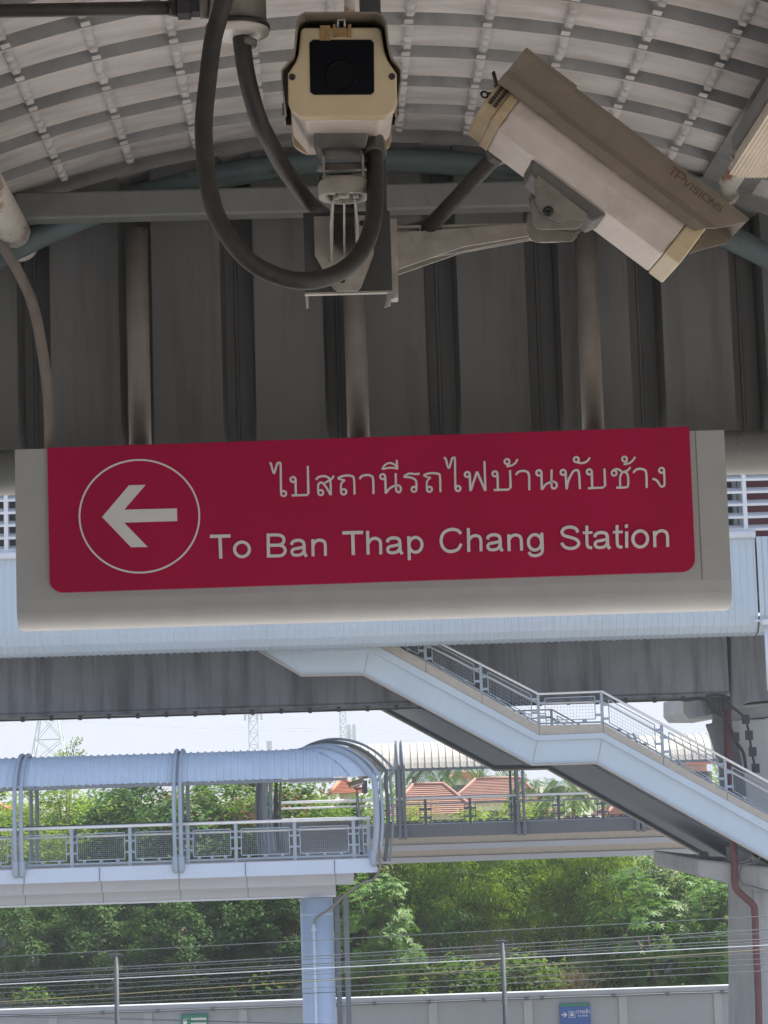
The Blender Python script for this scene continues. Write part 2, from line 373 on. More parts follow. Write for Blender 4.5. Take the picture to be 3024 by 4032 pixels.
A.S([(945, 267), (965, 240), (1010, 228), (1055, 235), (1078, 268), (1082, 415)], 24)
A.O((1173, 243), 25, wd=22); A.S([(1198, 243), (1201, 330), (1204, 412)], 25, False); A.S([(1208, 405), (1240, 362), (1285, 337), (1325, 330), (1350, 347), (1352, 375), (1337, 398), (1315, 390), (1305, 360), (1302, 210)], 23)
A.S([(1170, 174), (1182, 145), (1215, 116), (1255, 110), (1295, 128), (1320, 166)], 20); A.S([(1172, 170), (1225, 158), (1275, 157), (1325, 166)], 20); A.S([(1312, 78), (1318, 168)], 23, False)
B.S([(292, 245), (240, 248), (190, 243), (150, 252), (118, 278), (175, 284), (230, 302), (254, 335), (256, 420)], 25); B.O((229, 420), 28, wd=25)
B.S([(337, 266), (372, 247), (430, 238), (490, 244), (520, 272), (526, 450)], 26); B.S([(337, 266), (380, 282), (412, 290), (385, 315), (372, 350), (374, 418)], 22); B.O((403, 420), 28, wd=26)
B.S([(563, 63), (585, 76), (598, 120), (612, 172), (627, 172), (645, 115), (659, 72), (680, 64), (690, 88), (692, 250), (696, 412)], 26); B.O((724, 411), 28, wd=26)
B.O((829, 253), 28, wd=26); B.S([(857, 253), (860, 345), (864, 440)], 29, False); B.S([(868, 432), (938, 222)], 29, False); B.S([(938, 222), (1030, 432)], 29, False); B.S([(1022, 104), (1033, 438)], 27, False)
B.O((1140, 246), 28, wd=26); B.S([(1169, 247), (1171, 330), (1173, 425)], 28, False); B.S([(1127, 428), (1292, 423), (1316, 400), (1310, 206)], 26, False)
B.O((1276, 108), 28, wd=25); B.S([(1303, 108), (1298, 135), (1275, 165)], 22); B.S([(1270, 162), (1330, 150), (1370, 122), (1396, 82)], 24)
B.S([(1375, 258), (1402, 226), (1450, 213), (1498, 222), (1523, 262), (1527, 430)], 27)
D.O((189, 243), 27, wd=24); D.S([(215, 243), (217, 330), (219, 418)], 26, False); D.S([(224, 410), (262, 362), (310, 340), (345, 335), (371, 355), (371, 385), (352, 404), (325, 395), (319, 360), (320, 208)], 24)
D.O((440, 238), 26, wd=24); D.S([(466, 238), (470, 330), (476, 412)], 26, False); D.S([(478, 405), (492, 330), (538, 236), (575, 215), (603, 242), (613, 410)], 25)
D.O((576, 105), 26, wd=23); D.S([(585, 134), (640, 141), (688, 122), (716, 84)], 22)
D.O((711, 232), 26, wd=24); D.S([(736, 232), (738, 310), (741, 400)], 26, False); D.S([(698, 402), (852, 396), (875, 374), (867, 198)], 24, False)
D.O((968, 245), 26, wd=23); D.S([(945, 226), (985, 204), (1022, 212), (1048, 240), (1030, 285), (1032, 395)], 23); D.S([(990, 396), (1092, 392), (1112, 370), (1112, 285), (1095, 243), (1062, 232)], 24); D.S([(1136, 184), (1110, 216), (1058, 236)], 22)
D.O((1076, 100), 25, wd=22); D.S([(1100, 100), (1096, 130), (1070, 157)], 20); D.S([(1066, 154), (1120, 145), (1160, 116), (1186, 78)], 22)
D.S([(1166, 242), (1192, 213), (1235, 201), (1280, 212), (1301, 248), (1306, 398)], 25)
D.O((1460, 217), 25, wd=23); D.S([(1485, 217), (1490, 350), (1480, 380), (1458, 385), (1438, 365), (1408, 320), (1366, 304)], 24)
art.build('thai_lettering', M['letter'], sign); art = MB()
# English line
E1 = Crop(800, 2050, 1.8433); E2 = Crop(1650, 2020, 1.58)
def let_a(c, dx, dy, k=1.0):
    g = lambda pts: [(x * k + dx, y * k + dy) for x, y in pts]
    c.S(g([(641, 176), (650, 155), (680, 144), (715, 148), (731, 170), (735, 235), (751, 261)]), 25 * k)
    c.S(g([(733, 192), (690, 201), (655, 209), (643, 228), (655, 248), (685, 252), (715, 243), (733, 218)]), 23 * k)
E1.S([(49, 115), (199, 112)], 26, False); E1.S([(122, 113), (128, 276)], 27, False); E1.O((282, 209), 54, 53, 24)
E1.S([(472, 94), (474, 268)], 26, False); E1.S([(470, 106), (545, 105), (578, 118), (587, 142), (575, 168), (545, 178), (472, 180)], 24); E1.S([(472, 180), (545, 179), (582, 190), (596, 216), (585, 242), (555, 255), (474, 257)], 24)
let_a(E1, 0, 0); E1.S([(796, 136), (798, 259)], 25, False); E1.S([(798, 178), (815, 152), (845, 142), (875, 151), (886, 178), (887, 256)], 24)
E1.S([(1010, 89), (1160, 86)], 26, False); E1.S([(1085, 88), (1090, 250)], 27, False)
E1.S([(1193, 75), (1197, 247)], 25, False); E1.S([(1197, 167), (1215, 140), (1245, 129), (1275, 139), (1287, 166), (1288, 245)], 24)
let_a(E1, 695, -18); E1.S([(1491, 115), (1496, 287)], 25, False); E1.O((1541, 176), 47, 54, 24)
E2.S([(260, 130), (238, 108), (197, 103), (155, 122), (137, 165), (145, 208), (172, 235), (208, 239), (243, 224), (262, 192)], 21)
E2.S([(306, 95), (309, 242)], 21, False); E2.S([(309, 172), (325, 150), (350, 141), (375, 150), (384, 176), (385, 238)], 20)
let_a(E2, 425 - 641 * .86, 164 - 176 * .86, 0.86); E2.S([(557, 133), (560, 237)], 21, False); E2.S([(560, 166), (575, 146), (600, 137), (625, 146), (635, 170), (637, 234)], 20)
E2.O((720, 183), 41, 48, 21); E2.S([(763, 124), (766, 232), (752, 257), (722, 266), (694, 260), (683, 243)], 20)
E2.S([(986, 122), (975, 99), (940, 88), (905, 96), (888, 118), (902, 140), (940, 152), (978, 166), (993, 190), (978, 212), (940, 221), (905, 211), (885, 186)], 21)
for dx, dy in ((0, 0), (188, -4)):
    E2.S([(1043 + dx, 80 + dy), (1044 + dx, 190 + dy), (1054 + dx, 213 + dy), (1076 + dx, 217 + dy)], 20); E2.S([(1018 + dx, 124 + dy), (1078 + dx, 122 + dy)], 17, False)
let_a(E2, 1092 - 641 * .86, 150 - 176 * .86, 0.86); E2.S([(1290, 116), (1291, 217)], 21, False); E2.S([(1289, 72), (1289, 93)], 21, False)
E2.O((1375, 162), 46, 50, 21); E2.S([(1463, 113), (1466, 213)], 21, False); E2.S([(1466, 142), (1482, 120), (1510, 111), (1535, 121), (1544, 146), (1545, 211)], 20)
art.build('english_lettering', M['letter'], sign)
# ---------------------------------------------------------------- security cameras
K = 0.0001411                                  # metres per traced unit
def sec(pts, cx=816.0, cz=640.0): return [((x - cx) * K, (cz - z) * K) for x, z in pts]
PLATE = sec([(445, 242), (1165, 242), (1205, 272), (1234, 480), (1262, 560), (1346, 690), (1352, 960), (1326, 1040), (1245, 1106), (425, 1106), (332, 1040), (304, 960), (300, 690), (378, 570), (402, 490), (425, 275)])
BODY = sec([(450, 262), (1160, 262), (1195, 285), (1228, 490), (1256, 570), (1334, 695), (1340, 930), (1180, 1120), (470, 1120), (314, 930), (312, 695), (388, 580), (412, 495), (435, 285)])
SH_OUT = sec([(235, 765), (235, 650), (352, 530), (368, 420), (386, 250), (420, 182), (470, 155), (1150, 155), (1210, 184), (1250, 250), (1272, 420), (1300, 535), (1396, 650), (1396, 765)])
SH_IN = sec([(249, 765), (249, 656), (367, 538), (384, 424), (402, 254), (430, 196), (474, 171), (1146, 171), (1200, 197), (1235, 254), (1256, 424), (1285, 542), (1382, 656), (1382, 765)])
LB = 0.335                                    # body length
def make_cctv(label):
    root = thing('security_camera', label, 'security camera')
    b = MB(); b.prism([(x, 0.026, z) for x, z in BODY], (0, LB - 0.05, 0)); o = b.build('housing', M['body'], root, bevel=0.006)
    # front bezel
    b = MB(); b.prism([(x, 0.0, z) for x, z in PLATE], (0, 0.0255, 0)); fp = b.build('front_plate', M['cream'], root, bevel=0.003)
    win = sec([(545, 363), (1100, 363), (1130, 392), (1130, 865), (1100, 893), (548, 893), (514, 865), (510, 392)])
    b = MB(); b.prism([(x, -0.0012, z) for x, z in win], (0, 0.0010, 0)); g = b.build('window', M['glass'], fp)
    b = MB()                                  # the lens unit showing faintly behind the glass
    c = sec([(815, 715)])[0]
    b.lathe((c[0], -0.0022, c[1]), (0, -1, 0), [(0.0225, 0), (0.0225, 0.0006), (0.0195, 0.0008), (0.0190, 0.0002), (0.016, 0.0002)], 36)
    b.build('lens_ring', M['lens'], g)
    for (x, z) in ((342, 720), (1302, 718)):
        p = sec([(x, z)])[0]; b = MB(); b.lathe((p[0], -0.0001, p[1]), (0, -1, 0), [(0.0046, 0), (0.0046, 0.001), (0.0036, 0.0016), (0.0014, 0.0016), (0.0012, 0.0008)], 16); b.build('screw', M['dark'], fp)
    b = MB()
    for (x0, x1, z0, z1, h) in ((612, 712, 225, 372, 0.002), (735, 765, 215, 345, 0.003), (880, 915, 215, 345, 0.003), (765, 880, 260, 340, 0.0015)):
        q = sec([(x0, z1), (x1, z0)]); b.box((q[0][0], -h - 0.0003, q[0][1]), (q[1][0], -0.0003, q[1][1]))
    b.build('latch', M['rust'], fp, bevel=0.0006)
    b = MB(); q = sec([(785, 250), (850, 180)]); b.tube([(q[0][0], -0.004, q[0][1]), (q[0][0], -0.007, q[1][1]), (q[1][0], -0.007, q[1][1]), (q[1][0], -0.004, q[0][1])], 0.0018, 8); b.build('latch_loop', M['steel'], fp)
    # sunshield: an open hood, cut back at the sides in front
    n = len(SH_OUT)
    def yf(z): return -0.052 * min(1, max(0, (z + 0.018) / 0.075)) + 0.012 if z > -0.018 else 0.012
    b = MB(); rows = []
    for k, S in ((0, SH_OUT), (1, SH_IN)):
        rows.append([Vector((x, yf(z), z)) for x, z in S]); rows.append([Vector((x, LB - 0.055, z)) for x, z in S])
    b.strip([rows[0], rows[1]]); b.strip([rows[2], rows[3]]); b.strip([rows[0], rows[2]]); b.strip([rows[1], rows[3]])
    for i in (0, n - 1): b.quad(rows[0][i], rows[1][i], rows[3][i], rows[2][i])
    s = b.build('sunshield', M['shield'], root)
    b = MB(); k = 1.05                         # thicker rear hood
    S2 = [(x * k, z * 1.045) for x, z in SH_OUT]; S3 = [(x, z) for x, z in SH_OUT]
    ra = [[Vector((x, LB - 0.075, z)) for x, z in S2], [Vector((x, LB + 0.013, z)) for x, z in S2], [Vector((x, LB - 0.075, z)) for x, z in S3]]
    b.strip([ra[0], ra[1]]); b.strip([ra[0], ra[2]]); b.add(ra[1] + [Vector((S2[-1][0] * .9, LB + 0.013, S2[-1][1])), Vector((S2[0][0] * .9, LB + 0.013, S2[0][1]))], [list(range(n + 2))])
    for i in (0, n - 1): b.quad(ra[0][i], ra[1][i], Vector((ra[1][i].x * .95, ra[1][i].y, ra[1][i].z)), ra[2][i])
    b.build('rear_hood', M['shield'], s)
    # rear cap with vents and a latch with a ring
    b = MB(); b.prism([(x * 1.01, LB - 0.024, z) for x, z in PLATE], (0, 0.014, 0)); b.prism([(x * 0.95, LB - 0.010, z * 0.95 - 0.001) for x, z in PLATE], (0, 0.022, 0)); rc = b.build('rear_cap', M['cream2'], root, bevel=0.002)
    b = MB()
    for sx in (-1, 1):
        for k in range(9):
            for j in range(2):
                z = -0.006 - k * 0.0052; x = sx * 0.0722
                b.box((x - 0.0012, LB - 0.006 + j * 0.008, z - 0.0017), (x + 0.0012, LB - 0.001 + j * 0.008, z + 0.0017))
    b.build('vent', M['dark'], rc)
    b = MB(); b.bar((-0.045, LB - 0.010, -0.018), (-0.047, LB + 0.016, -0.006), 0.016, 0.006); b.bar((-0.047, LB + 0.016, -0.006), (-0.048, LB + 0.029, 0.006), 0.010, 0.003); b.bar((-0.045, LB - 0.004, 0.004), (-0.045, LB + 0.004, -0.012), 0.02, 0.008)
    b.tube([(-0.047, LB + 0.003, -0.014), (-0.049, LB + 0.012, -0.024), (-0.05, LB + 0.016, -0.029)], 0.0022, 8)
    b.tube([Vector((-0.050, LB + 0.019 + 0.0048 * math.cos(2 * PI * k / 16), -0.034 + 0.0048 * math.sin(2 * PI * k / 16))) for k in range(17)], 0.0018, 8)
    b.build('rear_latch', M['dark'], rc)
    # mounting foot under the body
    b = MB(); z0 = BODY[7][1]
    b.hexa([(-0.034, 0.130, z0 - 0.020), (0.034, 0.130, z0 - 0.020), (0.034, 0.238, z0 - 0.020), (-0.034, 0.238, z0 - 0.020), (-0.040, 0.120, z0 + 0.004), (0.040, 0.120, z0 + 0.004), (0.040, 0.250, z0 + 0.004), (-0.040, 0.250, z0 + 0.004)])
    b.build('mounting_foot', M['cast_dark2'], root, bevel=0.003)
    return root
M['lens'] = new_mat('lens behind glass', (0.004, 0.0045, 0.006), 0.5, spec=0.1, var=0.2)
M['cream2'] = new_mat('aged cream cap', (0.42, 0.32, 0.19), 0.5, var=0.1, scale=22, spots=((0.16, 0.11, 0.06), 26, (1, 1, 1), 0.55, 0.8, 0.6))
M['cast_dark2'] = new_mat('dusty dark casting', (0.11, 0.105, 0.095), 0.6, var=0.2, scale=30)

YC1 = 3.0
cam1 = make_cctv('cream faced box camera looking straight out, black glass window in its yellowed front plate')
c1 = P(1000 + 816 / 2.37, 640 / 2.37, YC1)
cam1.location = c1; cam1.rotation_euler = (math.radians(7.0), math.radians(1.2), 0)
cam2 = copy_tree(cam1)
cam2['label'] = 'beige box camera seen from its side, tilted down right, lettering on its sunshield'
cam1['group'] = cam2['group'] = 'security cameras on the hanging mount'
# its axis runs down to the right in the picture and slightly towards the viewer
f2 = Vector((math.cos(math.radians(38.6)), 0.05, -math.sin(math.radians(38.6)))).normalized()
yb = -f2                                      # local +y points to the rear
zr = Vector((0.62, 0.10, 0.78)); xr_ = yb.cross(zr).normalized(); zr = xr_.cross(yb).normalized()
m3 = Matrix((xr_, yb, zr)).transposed()
cam2.matrix_world = Matrix.Translation(P(2734, 954, 3.10)) @ m3.to_4x4() @ Matrix.Diagonal((0.87, 1.0, 0.87, 1.0))
# printed lettering on the visible side of the shield (side with local x = negative is nearer to the viewer)
side = -1
pu = Vector(SH_OUT[4]); pl = Vector(SH_OUT[3])     # upper side facet of the left half
def on_side(s, t):                            # s: along the hood from the front (m), t: 0 lower .. 1 upper edge of the facet
    x = pl[0] + (pu[0] - pl[0]) * t; z = pl[1] + (pu[1] - pl[1]) * t
    return Vector((x - 0.0009, s, z))
def letters(word, s0, h, wd, name, m, parent, gap=0.28, t0=0.35):
    G = {'V': [[(0, 1), (.4, 0), (.8, 1)]], 'I': [[(.1, 0), (.1, 1)]], 'S': [[(.7, .85), (.55, 1), (.15, 1), (0, .8), (.15, .55), (.55, .48), (.7, .25), (.55, 0), (.1, 0), (0, .15)]],
         'O': [[(.1, 0), (.9, 0), (1, .2), (1, .8), (.9, 1), (.1, 1), (0, .8), (0, .2), (.1, 0)]], 'N': [[(0, 0), (0, 1), (.75, 0), (.75, 1)]],
         'P': [[(0, 0), (0, 1)], [(-.25, 1), (.6, 1), (.78, .85), (.78, .6), (.6, .42), (.2, .42)]], 'i': [[(.1, 0), (.1, .8)], [(-.12, 1), (.28, 1)]]}
    Wd = {'V': .8, 'I': .2, 'S': .7, 'O': 1.0, 'N': .75, 'P': .8, 'i': .3}
    b = MB(); s = s0; fl = (Vector(pu) - Vector(pl)).length; lay = 0
    for ch in word:
        for st in G[ch]:
            for i in range(len(st) - 1):
                lay += 1
                a = Vector((st[i][0] * h, st[i][1] * h)); c_ = Vector((st[i + 1][0] * h, st[i + 1][1] * h)); d = (c_ - a).normalized(); nrm = Vector((-d.y, d.x)) * wd / 2; a = a - d * wd * .4; c_ = c_ + d * wd * .4
                q = []
                for v in (a + nrm, a - nrm, c_ - nrm, c_ + nrm):
                    p = on_side(s - v.x, t0 + v.y / fl); p.x -= lay * 0.000004; q.append(p)
                b.quad(*q)
        s -= (Wd[ch] + gap) * h
    b.build(name, m, parent)
    return s
sh2 = [o for o in cam2.children if o.name.startswith('sunshield')][0]
s_ = letters('iP', 0.085, 0.0150, 0.0020, 'red_lettering', M['red_print'], sh2, t0=0.42)
letters('VISIONS', s_ + 0.002, 0.0105, 0.0016, 'brown_lettering', M['brown_print'], sh2, t0=0.42)

# ---------------------------------------------------------------- hanging mount: post, box, two brackets
YB = 3.34
mount = thing('camera_mount', 'dark steel box hanging on a post with two pale cast camera brackets', 'camera mount', P(1370, 1000, YB + 0.06))
xl, xr = PX(1198, 1000, YB), PX(1540, 1000, YB); zt, zb_ = PZ(1370, 834, YB), PZ(1370, 1148, YB)
b = MB(); t_ = 0.004                          # folded steel box, open underneath
b.box((xl, YB, zb_), (xr, YB + t_, zt)); b.box((xl, YB + .12 - t_, zb_ + .03), (xr, YB + .12, zt)); b.box((xl, YB + t_ + .0002, zb_), (xl + t_, YB + .12 - t_ - .0002, zt)); b.box((xr - t_, YB + t_ + .0002, zb_), (xr, YB + .12 - t_ - .0002, zt)); b.box((xl + t_ + .0002, YB + t_ + .0002, zt - t_), (xr - t_ - .0002, YB + .12 - t_ - .0002, zt))
bx = b.build('mount_box', M['cast_dark'], mount)
b = MB(); b.box((xl - 0.001, YB - 0.002, zb_ - 0.0032), (xr + 0.001, YB + 0.010, zb_ - 0.0003)); b.build('bottom_lip', M['alu'], bx)
xp = PX(1478, 700, YB + .05); top = vault(math.asin((xp - AXX) / RV), YB + .05).z
b = MB(); b.box((xp - 0.016, YB + 0.03, zt), (xp + 0.016, YB + 0.075, top - 0.02)); b.build('post', M['cast_dark'], mount, bevel=0.002)
b = MB(); b.box((xp - 0.05, YB, top - 0.03), (xp + 0.05, YB + 0.12, top - 0.005)); b.build('ceiling_plate', M['cast_dark'], mount)
b = MB(); q0, q1 = P(1518, 1168, YB - .002), P(1540, 1212, YB - .002); b.prism([P(1526, 1152, YB - .006), P(1556, 1152, YB - .006), P(1552, 1176, YB - .006), P(1536, 1178, YB - .006), P(1528, 1206, YB - .006), P(1514, 1212, YB - .006), P(1522, 1178, YB - .006)], (0, .003, 0)); b.build('bent_tab', M['alu'], bx)
def bracket(name, Mx, L=0.205):
    """local: x right, y away from the wall, z up; wall face at y = 0; the arm carries a disc at y = L"""
    T = lambda pts: [Mx @ Vector(p) for p in pts]
    b = MB()
    pl = [(-0.044, 0, 0.050), (0.044, 0, 0.050), (0.044, 0, -0.008), (0.018, 0, -0.060), (0.012, 0, -0.064), (-0.018, 0, -0.064), (-0.024, 0, -0.058), (-0.044, 0, -0.008)]
    b.prism(T(pl), (Mx.to_3x3() @ Vector((0, 0.010, 0))))
    zd = 0.046
    # arm: two tapering cheeks, a spine and cross ribs
    for sx in (-1, 1):
        a = [(sx * 0.021, 0.0105, zd - 0.012), (sx * 0.021, 0.0105, -0.022), (sx * 0.021, 0.11, zd - 0.036), (sx * 0.017, L - 0.02, zd - 0.018), (sx * 0.017, L - 0.02, zd)]
        b.prism(T(a), Mx.to_3x3() @ Vector((-sx * 0.0035, 0, 0)))
    b.prism(T([(-0.0175, 0.0105, zd), (0.0175, 0.0105, zd), (0.0135, L - 0.02, zd), (-0.0135, L - 0.02, zd)]), Mx.to_3x3() @ Vector((0, 0, -0.004)))
    b.prism(T([(-0.0015, 0.0105, zd - 0.005), (-0.0015, 0.0105, -0.01), (-0.0015, L - 0.03, zd - 0.02), (-0.0015, L - 0.03, zd - 0.005)]), Mx.to_3x3() @ Vector((0.003, 0, 0)))
    for y in (0.045, 0.08, 0.115): b.prism(T([(-0.0165, y, zd - 0.005), (0.0165, y, zd - 0.005), (0.0165, y, zd - 0.018), (-0.0165, y, zd - 0.018)]), Mx.to_3x3() @ Vector((0, 0.0018, 0)))
    o = b.build(name, M['alu'], mount)
    b = MB(); ax = Mx.to_3x3() @ Vector((0, 0, 1)); c = Mx @ Vector((0, L, zd - 0.020))
    b.lathe(c, ax, [(0.0310, 0.012), (0.0310, 0.0), (0.0355, 0.0), (0.0362, 0.004), (0.0362, 0.020), (0.034, 0.024)], 40); b.lathe(c + ax * 0.011, ax, [(0.031, 0), (0.031, 0.012)], 32)
    b.lathe(c + ax * 0.001, ax, [(0.008, 0), (0.008, 0.01)], 6)
    for k in (0, 1, 2, 3):
        q = Mx.to_3x3() @ Vector((0.020 * math.cos(k * PI / 2 + .6), 0.020 * math.sin(k * PI / 2 + .6), 0)); b.lathe(c + q + ax * 0.003, ax, [(0.0042, 0), (0.0042, 0.009)], 12)
    b.build('disc', M['alu'], o)
    hole = MB()
    for (x, z) in ((-0.028, 0.038), (0.004, -0.048)):
        p = Mx @ Vector((x, 0.0102, z)); hole.lathe(p, Mx.to_3x3() @ Vector((0, 1, 0)), [(0.0045, 0), (0.0045, 0.0006)], 14)
    hole.build('bolt_hole', M['dark'], o)
    return Mx @ Vector((0, L, zd + 0.004)), o
# bracket for the camera that faces us: wall is the front face of the box
m_a = Matrix.Translation(P(1355, 985, YB)) @ Matrix.Rotation(PI, 4, 'Z')
d1, br1 = bracket('camera_bracket', m_a)
# bracket for the sideways camera: wall is the right face of the box
pr = P(1545, 1000, YB + 0.0); m_b = Matrix.Translation((xr, YB + 0.045, pr.z + 0.004)) @ Matrix.Rotation(-PI / 2, 4, 'Z')
d2, br2 = bracket('camera_bracket', m_b, 0.247)
# swivel heads between disc and camera foot
def swivel(d, br, ax_x, up, top):
    """two cheek plates standing on the disc and holding the foot of the camera"""
    b = MB(); ax_x = Vector(ax_x).normalized(); fw = Vector((0, 0, 1)).cross(ax_x).normalized()
    for s in (-1, 1):
        o_ = d + ax_x * (0.026 * s)
        pl = [o_ - fw * 0.020, o_ + fw * 0.020, o_ + fw * 0.024 + Vector((0, 0, 0.03)), top + ax_x * (0.026 * s) + fw * 0.026, top + ax_x * (0.026 * s) - fw * 0.026, o_ - fw * 0.024 + Vector((0, 0, 0.03))]
        b.prism(pl, ax_x * (0.003 * s))
    b.prism([d - ax_x * 0.03 - fw * 0.02, d + ax_x * 0.03 - fw * 0.02, d + ax_x * 0.03 + fw * 0.02, d - ax_x * 0.03 + fw * 0.02], (0, 0, 0.004))
    mid = d + (top - d) * 0.5
    b.lathe(mid - ax_x * 0.036, ax_x, [(0.0065, 0), (0.0065, 0.072)], 16)
    return b.build('swivel_head', M['cast'], br)
bpy.context.view_layer.update()
t1 = cam1.matrix_world @ Vector((0, 0.18, BODY[7][1] - 0.018))
swivel(d1, br1, (1, 0, 0), None, t1)
# triangular knuckle of the sideways camera
mw = cam2.matrix_world; z0 = BODY[7][1]
KN = lambda pts, y: [P(1950 + x / 3.318, 600 + z / 3.318, y) for x, z in pts]
yn = (mw @ Vector((-0.043, 0.18, z0))).y
UP = [(560, 285), (1190, 790), (1208, 828), (1165, 872), (1100, 885), (940, 890), (880, 915), (800, 912), (740, 890), (650, 838), (570, 745), (525, 650), (525, 560), (500, 410)]
LO = [(470, 700), (492, 600), (560, 700), (700, 800), (900, 850), (1110, 880), (1152, 925), (1080, 998), (600, 1005), (540, 985), (500, 930), (486, 860)]
for nm, pts, off in (('swivel_cheek', UP, 0.0), ('swivel_yoke', LO, 0.0045)):
    for dy in (0, 0.082 - 2 * off): b = MB(); b.prism([p + Vector((0, dy, 0)) for p in KN(pts, yn + off)], (0, 0.0040, 0)); b.build(nm, M['cast'], br2, bevel=0.0008)
b = MB(); bs = KN([(500, 1000), (980, 1000)], yn + .004); b.box((bs[0].x, yn + .006, d2.z - .001), (bs[1].x, yn + .08, d2.z + .004)); b.build('swivel_base', M['cast'], br2)
pv = P(1950 + 692 / 3.318, 600 + 772 / 3.318, yn); b = MB(); b.lathe(pv + Vector((0, 0.001, 0)), (0, -1, 0), [(0.0072, 0), (0.0072, 0.004), (0.0055, 0.0055), (0.002, 0.0055), (0.0018, 0.003)], 18); b.build('pivot_screw', M['dark'], br2)

# ---------------------------------------------------------------- conduits, junction box
YH = 2.93
jb = thing('junction_box', 'round cast junction box with a pale lid at the top of the picture', 'junction box', P(937, 60, 3.02))
cjb = P(937, 128, 3.02)
b = MB(); b.lathe(cjb, (0, 0, 1), [(0.030, -0.006), (0.0425, -0.002), (0.0435, 0.002)], 40); b.lathe(cjb - Vector((0, 0, .006)), (0, 0, 1), [(0.012, -0.001), (0.012, 0.002)], 24); b.build('lid', M['lid'] if 'lid' in M else new_mat('lid enamel', (0.60, 0.56, 0.50), 0.35, var=0.08, scale=30, spots=((0.25, 0.22, 0.18), 50, (1, 1, 1), 0.6, 0.75, 0.6)), jb)
b = MB(); b.lathe(cjb + Vector((0, 0, .0022)), (0, 0, 1), [(0.0435, 0), (0.0445, 0.003), (0.0435, 0.007)], 40); b.build('gasket', M['dark'], jb)
b = MB(); b.lathe(cjb + Vector((0, 0, .0094)), (0, 0, 1), [(0.0395, 0), (0.0395, 0.085), (0.034, 0.095)], 40); b.lathe(cjb + Vector((-0.039, 0, 0.037)), (-1, 0, 0), [(0.016, 0), (0.016, 0.012)], 20)
b.lathe(cjb + Vector((0.012, 0.0, -0.020)), (0.15, 0, 1), [(0.0115, 0), (0.013, 0.002), (0.013, 0.010)], 20)
b.build('shell', M['cast'], jb)
zc = cjb.z + 0.037
pipe = thing('rigid_conduit', 'straight black pipe entering the junction box from the left edge', 'conduit', (cjb.x - 0.3, 3.02, zc))
b = MB(); b.tube([(cjb.x - 0.078, 3.02, zc), (cjb.x - 0.3, 3.02, zc + .001), (cjb.x - 1.6, 3.02, zc + 0.004)], 0.0095, 16); b.build('pipe', M['pipe_dark'] if 'pipe_dark' in M else new_mat('dark dusty pipe', (0.03, 0.027, 0.024), 0.5, var=0.25, scale=30), pipe)
b = MB(); b.lathe((cjb.x - 0.0515, 3.02, zc), (-1, 0, 0), [(0.0135, 0), (0.0135, 0.012), (0.0165, 0.0122), (0.0165, 0.030)], 6, False); b.lathe((cjb.x - 0.0815, 3.02, zc), (-1, 0, 0), [(0.013, 0), (0.011, 0.012)], 20); b.build('coupling', M['dark'], pipe)
def hose(name, label, pts, r, mat_, ends=(), seg=18):
    P3 = smooth_path([P(*p) for p in pts], 8)
    root = thing(name, label, 'conduit', P3[len(P3) // 2])
    b = MB(); b.tube(P3, r, seg); b.build('hose', mat_, root)
    for (i, j, ln, rr) in ends:               # compression nuts at the ends
        a = P3[i]; d = (P3[j] - P3[i]).normalized()
        b = MB(); b.lathe(a - d * 0.004, d, [(rr, 0), (rr, ln * .55), (rr * 1.13, ln * .56), (rr * 1.13, ln)], 8, False); b.build('nut', M['cast_dark2'], root, bevel=0.001)
    return root
Y1 = 2.93
hose('flexible_conduit', 'thick black flexible conduit looping below the forward facing camera', [(930, -160, 2.90), (898, -60, 2.91), (862, 70, Y1), (838, 160, Y1), (820, 300, Y1), (803, 470, Y1), (806, 600, Y1), (820, 720, Y1), (850, 840, Y1), (905, 940, Y1), (985, 1030, 2.94), (1080, 1082, 2.95), (1186, 1106, 2.96), (1295, 1090, 2.98), (1382, 1040, 3.0), (1440, 960, 3.03), (1468, 872, 3.07), (1477, 787, 3.10), (1478, 703, 3.13), (1476, 640, 3.15), (1475, 560, 3.17)], 0.0120, M['dusty'], ((-1, -6, 0.03, 0.0155),))
hose('flexible_conduit', 'black flexible conduit from the junction box round the mount to the tilted camera', [(950, 150, 3.02), (955, 190, 3.02), (972, 301, 3.03), (1003, 422, 3.06), (1030, 497, 3.09), (1063, 560, 3.13), (1108, 645, 3.2), (1169, 735, 3.3), (1230, 810, 3.42), (1330, 880, 3.53), (1450, 920, 3.54), (1567, 918, 3.48), (1640, 905, 3.42), (1700, 880, 3.36), (1790, 790, 3.28), (1877, 693, 3.22), (1950, 615, 3.17), (1985, 575, 3.14)], 0.0122, M['dusty'], ((-1, -6, 0.032, 0.0165),))
hose('pale_conduit', 'thin pale painted pipe with rust marks above the forward facing camera', [(1376, 200, 3.30), (1376, 60, 3.30), (1376, -120, 3.30), (1376, -300, 3.30)], 0.0085, M['purlin'])
hose('wall_conduit', 'thin grey conduit bending down the left side of the gable', [(-90, 880, 6.22), (0, 960, 6.22), (80, 1085, 6.22), (135, 1220, 6.22), (170, 1400, 6.22), (190, 1560, 6.22), (196, 1700, 6.22), (197, 1790, 6.22)], 0.0155, M['stud'])

